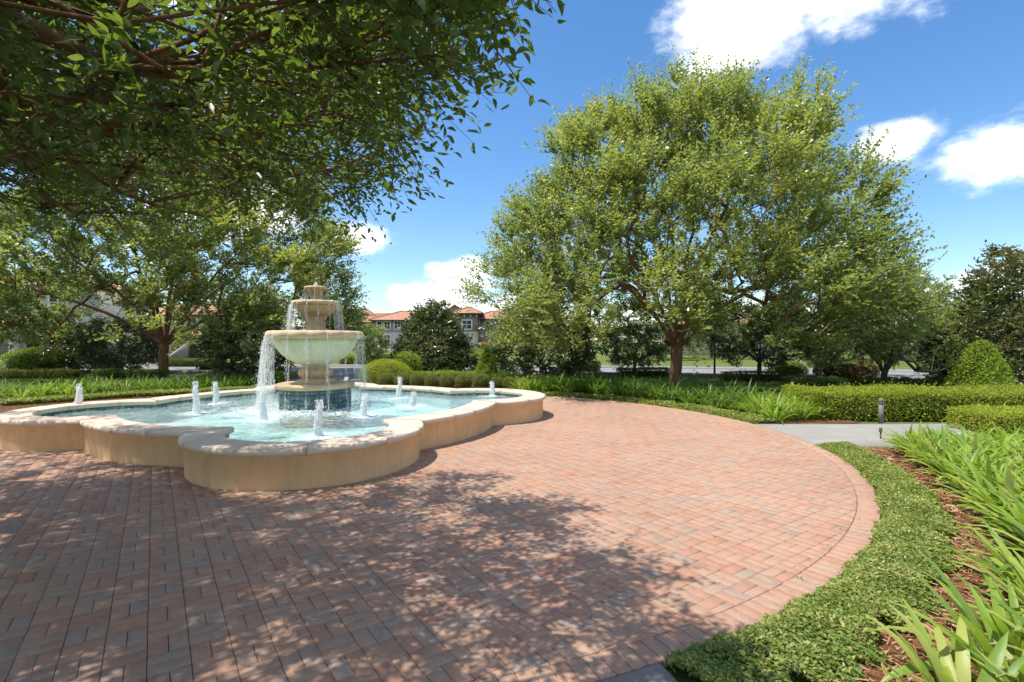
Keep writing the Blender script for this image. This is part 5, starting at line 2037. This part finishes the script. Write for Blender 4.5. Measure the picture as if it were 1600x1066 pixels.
ground_cover('ground_cover', 'glossy low ground cover edging the right side of the paving', 52000, PR + 0.02, PR + 0.53, -65.2, -35, 0.030, 0.085, 301, True)
ground_cover('ground_cover', 'ground cover strip between paving and right bed up to the walk', 45000, PR + 0.02, PR + 0.54, -35, -8.2, 0.034, 0.085, 302)
ground_cover('ground_cover', 'thin clipped ground cover edging the rear right bed', 20000, PR + 0.02, PR + 0.66, 8.8, 74, 0.06, 0.10, 303)
ground_cover('ground_cover', 'ground cover strip along the bed behind the pool', 8000, PR + 0.02, PR + 0.8, 118, 185, 0.06, 0.10, 304)


rng = np.random.default_rng(305)
gx = []
for (p0, p1) in zip(bed[:-1], bed[1:]):
    d = (p1 - p0) / np.linalg.norm(p1 - p0)
    nn_ = np.array((-d[1], d[0]))
    q = int(3200 * np.linalg.norm(p1 - p0))
    gx.append(p0 + (p1 - p0) * rng.uniform(0, 1, (q, 1)) + nn_ * rng.uniform(-1.15, 0.25, (q, 1)))
gx = np.concatenate(gx)
m_ = len(gx)
az = rng.uniform(0, 6.283, m_)
LL = 0.07 * rng.uniform(0.6, 1.25, m_)
tag(leaves_obj('ground_cover', [(T2_V, T2_F, np.stack([gx[:, 0], gx[:, 1], 0.11 - np.abs(rng.normal(0, 0.04, m_))], 1), np.stack([np.cos(az), np.sin(az), rng.normal(0.15, 0.4, m_)], 1), nrmz(UP + rng.normal(0, 0.42, (m_, 3))), LL, LL * 0.6, rng.normal(0.38, 0.25, m_))],
                M['jasmine']), 'dark ground cover between the pool and the left strap-leaf bed', 'ground cover', None, 'stuff')


def chips(n_, r0, r1, a0, a1, seed):
    rng = np.random.default_rng(seed)
    xy, r, a = ring_points(rng, n_, r0, r1, a0, a1)
    k = (xy[:, 1] > 1.5) & (np.abs(xy[:, 0]) < xy[:, 1] * 1.1 + 0.3)
    xy = xy[k]
    m_ = len(xy)
    P = np.stack([xy[:, 0], xy[:, 1], -0.028 + np.abs(rng.normal(0, 0.012, m_))], 1)
    az = rng.uniform(0, 2 * math.pi, m_)
    D = np.stack([np.cos(az), np.sin(az), rng.normal(0, 0.18, m_)], 1)
    N = nrmz(UP + rng.normal(0, 0.25, (m_, 3)))
    LL = rng.uniform(0.02, 0.09, m_)
    CV = np.array([(-0.5, 0, 0), (0.5, 0, 0), (0.42, 1, 0), (-0.42, 1, 0), (-0.5, 0, 0.16), (0.5, 0, 0.16), (0.42, 1, 0.16), (-0.42, 1, 0.16)], float) * np.array((1, 1, 0.35))
    CF = np.array([(4, 5, 6, 7), (0, 1, 5, 4), (1, 2, 6, 5), (3, 0, 4, 7)])
    o = leaves_obj('bark_chips', [(CV, CF, P, D, N, LL, rng.uniform(0.003, 0.013, m_), rng.beta(2, 2, m_))], M['chip'])
    return tag(o, 'red-brown bark mulch chips in the right planting bed', 'mulch', None, 'stuff')


chips(15000, PR + 0.40, PR + 2.6, -60, -8, 311)

# dry leaves blown on to the paving, mostly along the right edge
rng = np.random.default_rng(320)
xy, r, a = ring_points(rng, 90, PR - 0.3, PR + 0.05, -55, -10)
xy2 = np.stack([rng.uniform(-3, 5, 70), rng.uniform(2.8, 8, 70)], 1)
xy2 = xy2[np.hypot(*(xy2 - PC).T) < PR - 0.2]
xy2 = xy2[np.hypot(*(xy2 - POOL_C).T) > 5.6]
xy = np.concatenate([xy, xy2])
m_ = len(xy)
az = rng.uniform(0, 6.283, m_)
LL = rng.uniform(0.010, 0.030, m_)
tag(leaves_obj('leaf_litter', [(T4_V, T4_F, np.stack([xy[:, 0], xy[:, 1], np.full(m_, 0.006)], 1), np.stack([np.cos(az), np.sin(az), np.zeros(m_)], 1), nrmz(UP + rng.normal(0, 0.3, (m_, 3))), LL, LL * 0.5, rng.uniform(0, 1, m_))],
                M['drybrown']), 'small dry brown leaves strewn along the paving edge', 'leaf litter', None, 'stuff')

# lawn grass blades where the lawn shows
rng = np.random.default_rng(330)
n_ = 60000
Yg = rng.uniform(13.5, 30, n_)
Xg = rng.uniform(-1.05, 1.05, n_) * Yg
dd = np.hypot(Xg - PC[0], Yg - PC[1])
k = (dd > PR + 2.5) & ~((Xg > -11) & (Xg < -5.6)) & (Yg < 28 - np.maximum(0, Xg - 12) * 0.55)
Xg, Yg = Xg[k], Yg[k]
m_ = len(Xg)
tag(leaves_obj('grass', [(T2_V, T2_F, np.stack([Xg, Yg, np.full(m_, -0.06)], 1), nrmz(UP * 1.0 + rng.normal(0, 0.45, (m_, 3))), sphere_pts(rng, m_), rng.uniform(0.05, 0.10, m_), np.full(m_, 0.022), rng.normal(0.5, 0.22, m_))],
                M['grass']), 'mown lawn grass around the planting beds', 'grass', None, 'stuff')

# ------------------------------------------------------------------ houses
def box_part(name, parent, mat, x0, x1, y0, y1, z0, z1):
    return MB().box(x0, x1, y0, y1, z0, z1).build(name, mat, parent)


def window(parent, x, z, w, h, y, trim=0.14, mull=1, bars=1):
    """window on a wall facing -Y at plane y; x,z centre; local to the parent"""
    fr_ = MB()
    fr_.box(x - w / 2 - trim, x - w / 2, y - 0.10, y, z - h / 2 - trim, z + h / 2 + trim)
    fr_.box(x + w / 2, x + w / 2 + trim, y - 0.10, y, z - h / 2 - trim, z + h / 2 + trim)
    fr_.box(x - w / 2, x + w / 2, y - 0.10, y, z + h / 2, z + h / 2 + trim)
    fr_.box(x - w / 2, x + w / 2, y - 0.12, y, z - h / 2 - trim, z - h / 2)
    wo = fr_.build('window', M['trim'], parent)
    MB().box(x - w / 2, x + w / 2, y - 0.03, y - 0.01, z - h / 2, z + h / 2).build('pane', M['glass'], wo)
    mu = MB()
    for i in range(1, mull + 1):
        xx = x - w / 2 + w * i / (mull + 1)
        mu.box(xx - 0.04, xx + 0.04, y - 0.06, y - 0.033, z - h / 2, z + h / 2)
    for i in range(1, bars + 1):
        zz = z - h / 2 + h * i / (bars + 1)
        mu.box(x - w / 2, x + w / 2, y - 0.065, y - 0.034, zz - 0.035, zz + 0.035)
    if mu.f:
        mu.build('muntin', M['trim'], wo)
    return wo


def hip_roof(parent, x0, x1, y0, y1, ze, zr, over=0.6, ridge=None, mat=None, name='roof'):
    """hipped roof with eave thickness; ridge: (xa, xb) along x"""
    x0, x1, y0, y1 = x0 - over, x1 + over, y0 - over, y1 + over
    ym = (y0 + y1) / 2
    if ridge is None:
        hd = min((x1 - x0) / 2, (y1 - y0) / 2)
        ridge = (x0 + hd, x1 - hd)
    v = [(x0, y0, ze), (x1, y0, ze), (x1, y1, ze), (x0, y1, ze), (ridge[0], ym, zr), (ridge[1], ym, zr),
         (x0, y0, ze - 0.22), (x1, y0, ze - 0.22), (x1, y1, ze - 0.22), (x0, y1, ze - 0.22)]
    f = [(0, 1, 5, 4), (1, 2, 5), (2, 3, 4, 5), (3, 0, 4)]
    ro = MB().add(v, f).build(name, mat or M['roof'], parent)
    MB().add(v[:4] + v[6:], [(4, 5, 1, 0), (5, 6, 2, 1), (6, 7, 3, 2), (7, 4, 0, 3), (7, 6, 5, 4)]).build('eave', M['dkwood'], ro)
    # ridge and hip cap tiles
    cp = MB()
    for a, b in ((4, 5), (0, 4), (1, 5), (2, 5), (3, 4)):
        pa, pb = Vector(v[a]) + Vector((0, 0, 0.03)), Vector(v[b]) + Vector((0, 0, 0.03))
        if (pa - pb).length > 0.3:
            cp.tube(pa, pb, 0.13, 0.13, 6)
    cp.build('ridge_cap', M['roof'], ro)
    return ro


# long house behind the small street tree (local origin at its front left corner)
D = 98.0
sc_ = D / F


def hx(px, D_):
    return (px - 800) * D_ / F


def hz(py, D_):
    return H + (HZ - py) * D_ / F


ha = empty('long_house', (hx(583, 98), 98, 0), 'long two storey taupe house with red tile roofs behind the fountain bowls', 'house', 'stucco houses with clay tile roofs')
xo = hx(583, 98)
box_part('wall', ha, M['w_rose'], 0, 10.0, 0, 9, -2.5, hz(500, 98))
box_part('lower_wall', ha, M['w_cream'], -0.02, 10.02, -0.10, 8, -2.5, hz(520, 98))
box_part('wing_wall', ha, M['w_rose'], -9.5, -0.05, 2.0, 11, -2.5, hz(503, 98))
box_part('bay_wall', ha, M['w_grey'], -8.2, -4.1, 0.6, 3, -2.5, hz(503, 98) - 0.02)
hip_roof(ha, 0, 13.0, 0, 9, hz(500, 98), hz(484.5, 98), 0.7)
hip_roof(ha, -10.2, -0.4, 2.0, 11, hz(503, 98), hz(480, 98), 0.8, ridge=(-6.3, -3.2))
hip_roof(ha, -8.2, -4.1, 0.6, 4.6, hz(502.5, 98), hz(492, 98), 0.55, name='bay_roof')
box_part('connecting_roof', ha, M['roof'], -3.0, 4.0, 6.2, 6.8, hz(500, 98), hz(486.6, 98))
for px, py, w, h, mu in [(593, 508, 0.75, 1.25, 0), (605, 508.5, 1.0, 1.35, 1), (621, 508, 1.0, 1.35, 1)]:
    window(ha, hx(px, 98) - xo, hz(py, 98), w, h, 0.0, 0.22, mu)
window(ha, hx(605, 98) - xo, hz(530, 98), 1.1, 1.4, -0.1, 0.25, 1)
window(ha, hx(530.5, 98) - xo, hz(512, 98), 1.0, 1.2, 0.6, 0.22, 1)
window(ha, hx(543.5, 98) - xo, hz(510, 98), 0.5, 1.1, 0.6, 0.22, 0)
window(ha, hx(555, 98) - xo, hz(508, 98), 0.6, 0.5, 2.0, 0.12, 0, 0)
window(ha, hx(569.5, 98) - xo, hz(510, 98), 0.5, 0.9, 2.0, 0.14, 0)
MB().tube((-3.85, 0.5, -2), (-3.85, 0.5, hz(503, 98) - 0.2), 0.09).build('downspout', M['dkwood'], ha)

# tower house
DB = 85.0
hb = empty('tower_house', (hx(713, DB), DB, 0), 'taupe tower house with tiled hip roof and paired window beyond the cone topiary', 'house', 'stucco houses with clay tile roofs')
xo = hx(713, DB)
tw = hx(748, DB) - xo
box_part('tower_wall', hb, M['w_taupe'], 0, tw, 0, 4.2, hz(518, DB), hz(490, DB))
box_part('tower_lower_wall', hb, M['w_cream'], 0.02, tw - 0.02, 0.03, 4.2, -2.5, hz(518, DB))
hip_roof(hb, 0, tw, 0, 4.2, hz(489.5, DB), hz(479.5, DB), 0.75, ridge=(tw * 0.42, tw * 0.62))
for k in range(4):
    x = 0.35 + k * (tw - 0.7) / 3
    MB().add([(x - 0.1, -0.45, hz(490, DB) - 0.24), (x + 0.1, -0.45, hz(490, DB) - 0.24), (x + 0.1, 0, hz(490, DB) - 0.24), (x - 0.1, 0, hz(490, DB) - 0.24), (x - 0.1, -0.40, hz(490, DB) - 0.42), (x + 0.1, -0.40, hz(490, DB) - 0.42), (x + 0.1, 0, hz(490, DB) - 0.55), (x - 0.1, 0, hz(490, DB) - 0.55)],
             [(0, 1, 2, 3), (7, 6, 5, 4), (4, 5, 1, 0), (5, 6, 2, 1), (7, 4, 0, 3)]).build('bracket', M['trim'], hb)
window(hb, hx(729.5, DB) - xo, hz(507.5, DB), 1.45, 1.35, 0.0, 0.2, 1, 1)
MB().tube((tw + 0.08, -0.08, -2), (tw + 0.08, -0.08, hz(491, DB)), 0.11).build('downspout', M['dkwood'], hb)
box_part('wing_wall', hb, M['w_grey'], tw + 0.1, tw + 9.0, 1.2, 8, -2.5, hz(498.5, DB))
box_part('wing_panel', hb, M['trim'], hx(757, DB) - xo, hx(790, DB) - xo, 1.1, 1.18, hz(560, DB), hz(523, DB))
hip_roof(hb, tw - 1.5, tw + 9.5, 1.2, 8, hz(498, DB), hz(484.5, DB), 0.6)
window(hb, hx(762, DB) - xo, hz(508, DB), 0.7, 1.25, 1.2, 0.2, 0, 1)
v = [(hx(748, DB) - xo, -0.6, hz(538, DB)), (hx(778, DB) - xo, -0.6, hz(538, DB)), (hx(778, DB) - xo, 1.1, hz(528, DB)), (hx(750, DB) - xo, 1.1, hz(528, DB))]
MB().add(v + [(p[0], p[1], p[2] - 0.2) for p in v], [(0, 1, 2, 3), (4, 5, 1, 0), (7, 6, 5, 4), (5, 6, 2, 1), (7, 4, 0, 3)]).build('porch_roof', M['roof'], hb)
box_part('porch_post', hb, M['dkwood'], hx(768, DB) - xo, hx(770, DB) - xo, -0.5, -0.3, -2.5, hz(541, DB))
# gabled block to the left of the tower
gx0, gx1, gd = hx(690, DB) - xo, hx(719, DB) - xo, 6.0
gm = (gx0 + gx1) / 2
v = [(gx0, gd, -2.5), (gx1, gd, -2.5), (gx1, gd, hz(482, DB)), (gm, gd, hz(473.5, DB)), (gx0, gd, hz(482, DB)), (gx0, gd + 6, -2.5), (gx1, gd + 6, -2.5), (gx1, gd + 6, hz(482, DB)), (gm, gd + 6, hz(473.5, DB)), (gx0, gd + 6, hz(482, DB))]
MB().add(v, [(0, 1, 2, 3, 4), (9, 8, 7, 6, 5), (1, 6, 7, 2), (0, 4, 9, 5)]).build('gable_wall', M['w_rose'], hb)
rt = MB()
for sgn, xe in ((1, gx1 + 0.5), (-1, gx0 - 0.5)):
    ze = hz(482, DB) - 0.25
    zt = hz(473.5, DB) + 0.22
    q = [(gm, gd - 0.5, zt), (xe, gd - 0.5, ze), (xe, gd + 6.5, ze), (gm, gd + 6.5, zt)]
    q2 = [(p[0], p[1], p[2] - 0.2) for p in q]
    rt.add(q + q2, [(0, 1, 2, 3), (4, 7, 6, 5), (0, 4, 5, 1), (1, 5, 6, 2), (2, 6, 7, 3)])
rt.build('gable_roof', M['roof'], hb)
# steps and rail at the tower foot
for k in range(6):
    box_part('step', hb, M['concrete'], -0.4, tw - 1.2, -0.5 - 0.35 * (6 - k), -0.5 - 0.35 * (5 - k), -0.06, 0.1 + 0.17 * k)
MB().tube((tw - 1.1, -2.4, 0.05), (tw - 1.1, -2.4, 1.0), 0.03).tube((tw - 1.1, -0.6, 1.0), (tw - 1.1, -0.6, 1.95), 0.03).tube((tw - 1.1, -2.4, 1.0), (tw - 1.1, -0.6, 1.95), 0.03).build('handrail', M['dkmetal'], hb)

# porch house at the left edge
DC = 36.0
hc = empty('porch_house', (hx(0, DC) - 8, DC, 0), 'white house with tiled porch roof and iron railing at the left edge', 'house', 'stucco houses with clay tile roofs')
xo = hx(0, DC) - 8
x1 = hx(66, DC) - xo
box_part('wall', hc, M['w_white'], 0, x1 + 0.6, 2.6, 10, -0.06, hz(440, DC))
hip_roof(hc, 0, x1 + 0.6, 2.6, 10, hz(440, DC), hz(412, DC), 0.7)
pe = hz(508, DC)
pt = hz(494, DC)
box_part('porch_beam', hc, M['w_cream'], 0, x1 - 0.4, -0.15, 0.2, pe - 0.75, pe - 0.08)
for px_ in (hx(21, DC) - xo, hx(-38, DC) - xo, hx(-97, DC) - xo):
    MB().cbox(px_ - 0.2, px_ + 0.2, -0.18, 0.22, 0.0, pe - 0.75, 0.03).build('column', M['w_white'], hc)
box_part('porch_floor', hc, M['w_white'], 0, x1 - 0.2, -0.2, 2.6, -0.06, 0.55)
box_part('porch_deck', hc, M['roof'], 0, x1 + 0.2, -0.35, 2.6, pe - 0.08, pe)
tile_me = None
tv, tf = [], []
ns = 6
for yy, zz in ((0, 0), (0.44, 0.0)):
    for k in range(ns + 1):
        a = math.pi * k / ns
        tv.append((0.13 * math.cos(a), yy, zz + 0.10 * math.sin(a)))
for k in range(ns):
    tf.append((k, k + 1, ns + 2 + k, ns + 1 + k))
tf.append(tuple(range(ns, -1, -1)))
tile_me = mesh_from('roof_tile', tv, tf, M['roof'], False)
sl = math.atan2(pt - pe, 2.9)
for r_ in range(7):
    for k in range(int((x1 + 0.3) / 0.27)):
        xx = 0.15 + 0.27 * k
        if xx < x1 - 6.0:
            continue
        y0 = -0.45 + 0.42 * r_
        obj('roof_tile', tile_me, hc, (xx, y0, pe + 0.02 + (y0 + 0.45) * math.tan(sl) + 0.012 * (r_ % 2)), (sl + 0.02, 0, 0))
rl_ = MB()
for k in range(18):
    x = hx(-25, DC) - xo + 0.17 * k
    if x < hx(20, DC) - xo - 0.2:
        rl_.tube((x, 0.0, 0.6), (x, 0.0, 1.5), 0.015, None, 5)
rl_.box(hx(-30, DC) - xo, hx(20, DC) - xo - 0.2, -0.03, 0.03, 1.5, 1.56)
rl_.box(hx(-30, DC) - xo, hx(20, DC) - xo - 0.2, -0.03, 0.03, 0.62, 0.66)
rl_.build('railing', M['dkmetal'], hc)
window(hc, hx(5, DC) - xo, hz(545, DC), 1.6, 2.0, 2.6, 0.15, 1, 1)
window(hc, hx(40, DC) - xo, hz(468, DC), 1.2, 1.5, 2.6, 0.15, 1, 1)

# arched house between the elm trunk and the fountain
DD = 56.0
hd_ = empty('arched_house', (hx(255, DD), DD, 0), 'cream house with round arches right of the pale elm trunk', 'house', 'stucco houses with clay tile roofs')
xo = hx(255, DD)


def arch_wall(parent, x0, x1, z0, z1, arches, y, thick, mat):
    """wall with round-headed openings: list of (xc, w, zspring)"""
    mbw = MB()
    xs = [x0]
    for xc, w, zs in arches:
        xs += [xc - w / 2, xc + w / 2]
    xs.append(x1)
    for i in range(0, len(xs), 2):
        mbw.box(xs[i], xs[i + 1], y, y + thick, z0, z1)
    for xc, w, zs in arches:
        r = w / 2
        n_ = 10
        for k in range(n_):
            a0, a1 = math.pi * k / n_, math.pi * (k + 1) / n_
            xa, xb = xc + r * math.cos(a0), xc + r * math.cos(a1)
            za, zb_ = zs + r * math.sin(a0), zs + r * math.sin(a1)
            v = [(xa, y, za), (xb, y, zb_), (xb, y, z1), (xa, y, z1), (xa, y + thick, za), (xb, y + thick, zb_), (xb, y + thick, z1), (xa, y + thick, z1)]
            mbw.add(v, [(0, 3, 2, 1), (4, 5, 6, 7), (0, 1, 5, 4)])
    return mbw.build('arcade_wall', mat, parent)


arch_wall(hd_, 0, 5.6, -0.06, hz(524, DD), [(hx(279, DD) - xo - 0.35, 1.0, 0.95), (hx(301, DD) - xo, 1.35, 0.85)], 0.0, 0.5, M['w_cream'])
box_part('back_wall', hd_, M['w_taupe'], 0.0, 5.6, 2.2, 2.6, -0.06, hz(524, DD))
box_part('upper_wall', hd_, M['w_cream'], -6, 5.4, 2.7, 9, -0.06, hz(490, DD))
hip_roof(hd_, 0, 5.6, 0, 2.6, hz(524, DD), hz(517, DD), 0.4)
hip_roof(hd_, -6, 5.4, 2.7, 9, hz(490, DD), hz(470, DD), 0.6)
window(hd_, 1.5, hz(505, DD), 1.0, 1.4, 2.7, 0.15, 1, 1)
window(hd_, -2.5, hz(505, DD), 1.0, 1.4, 2.7, 0.15, 1, 1)
window(hd_, -3.0, 1.6, 1.2, 1.6, 2.7, 0.15, 1, 1)
# brick steps behind the elm trunk
bs = empty('brick_steps', (hx(240, 40), 40, -0.05), 'flight of brown brick steps behind the pale elm trunk', 'steps')
for k in range(8):
    box_part('step', bs, M['brickred'], -0.75, 0.75, 0.32 * k, 0.32 * k + 2.6 - 0.32 * k, 0.15 * k, 0.15 * (k + 1) - 0.004)
for sx in (-0.85, 0.85):
    MB().add([(sx - 0.09, -0.1, 0), (sx + 0.09, -0.1, 0), (sx + 0.09, 2.6, 0), (sx - 0.09, 2.6, 0), (sx - 0.09, -0.1, 0.4), (sx + 0.09, -0.1, 0.4), (sx + 0.09, 2.6, 1.6), (sx - 0.09, 2.6, 1.6)],
             [(0, 3, 2, 1), (4, 5, 6, 7), (0, 1, 5, 4), (1, 2, 6, 5), (2, 3, 7, 6), (3, 0, 4, 7)]).build('cheek_wall', M['w_taupe'], bs)

# two more houses glimpsed through the trees on the right
for lab, px0, px1, D_, ye, yr, wm in [('cream house glimpsed through the leaves under the big elm', 1060, 1230, 66, 505, 490, 'w_cream'),
                                      ('red roofed house behind the tall magnolia at the right edge', 1500, 1660, 48, 506, 485, 'w_cream')]:
    hr = empty('stucco_house', (hx(px0, D_), D_, 0), lab, 'house', 'stucco houses with clay tile roofs')
    wd = hx(px1, D_) - hx(px0, D_)
    box_part('wall', hr, M[wm], 0, wd, 0, 8, -1, hz(ye, D_))
    hip_roof(hr, 0, wd, 0, 8, hz(ye, D_), hz(yr, D_), 0.6)
    for k in range(4):
        window(hr, wd * (k + 0.5) / 4, hz(ye, D_) - 1.5, 1.1, 1.4, 0.0, 0.15, 1, 1)
    MB().box(wd * 0.5 - 0.5, wd * 0.5 + 0.5, -0.06, -0.01, -0.05, 2.0).build('door', M['dkwood'], hr)

# ------------------------------------------------------------------ street furniture
bl = empty('path_bollard', (8.05, 11.05, 0), 'grey metal bollard beside the concrete walk before the hedge', 'bollard')
bl.location = (8.0, 11.0, -0.02)
MB().tube((0, 0, 0), (0, 0, 0.46), 0.05, 0.05, 16).build('post', M['bronze'], bl, True)
MB().tube((0, 0, 0.46), (0, 0, 0.475), 0.066, 0.066, 16).tube((0, 0, 0.505), (0, 0, 0.52), 0.066, 0.066, 16).tube((0, 0, 0.475), (0, 0, 0.505), 0.045, 0.045, 16).build('collar', M['bronze'], bl)
MB().tube((0, 0, 0.52), (0, 0, 0.56), 0.06, 0.035, 16).build('cap', M['bronze'], bl)
st = empty('path_light', (6.72, 9.25, 0.0), 'small black stake light at the edge of the concrete walk', 'light')
MB().tube((0, 0, -0.05), (0, 0, 0.16), 0.012, 0.012, 8).build('stake', M['dkmetal'], st)
MB().tube((0, 0, 0.12), (0, 0, 0.20), 0.028, 0.022, 10).build('head', M['dkmetal'], st)
for px, py0, py1, Y, r, mt, lab, nm in [(880.5, 558, 587, 27.0, 0.05, 'galv', 'pale short post on the lawn left of the big elm', 'marker_post'), (1116.5, 545, 590, 27.5, 0.055, 'dkmetal', 'dark lamp post standing at the road right of the elm trunk', 'lamp_post')]:
    po = empty(nm, (col_at(px, Y), Y, -0.05), lab, 'post')
    hgt = (py1 - py0) * Y / F + 0.2
    MB().tube((0, 0, 0), (0, 0, hgt), r, r * 0.85, 10).build('pole', M[mt], po)
    MB().tube((0, 0, 0), (0, 0, 0.12), r * 1.7, r * 1.4, 10).build('base', M[mt], po)
    MB().tube((0, 0, hgt), (0, 0, hgt + 0.05), r * 1.2, r * 0.5, 10).build('cap', M[mt], po)
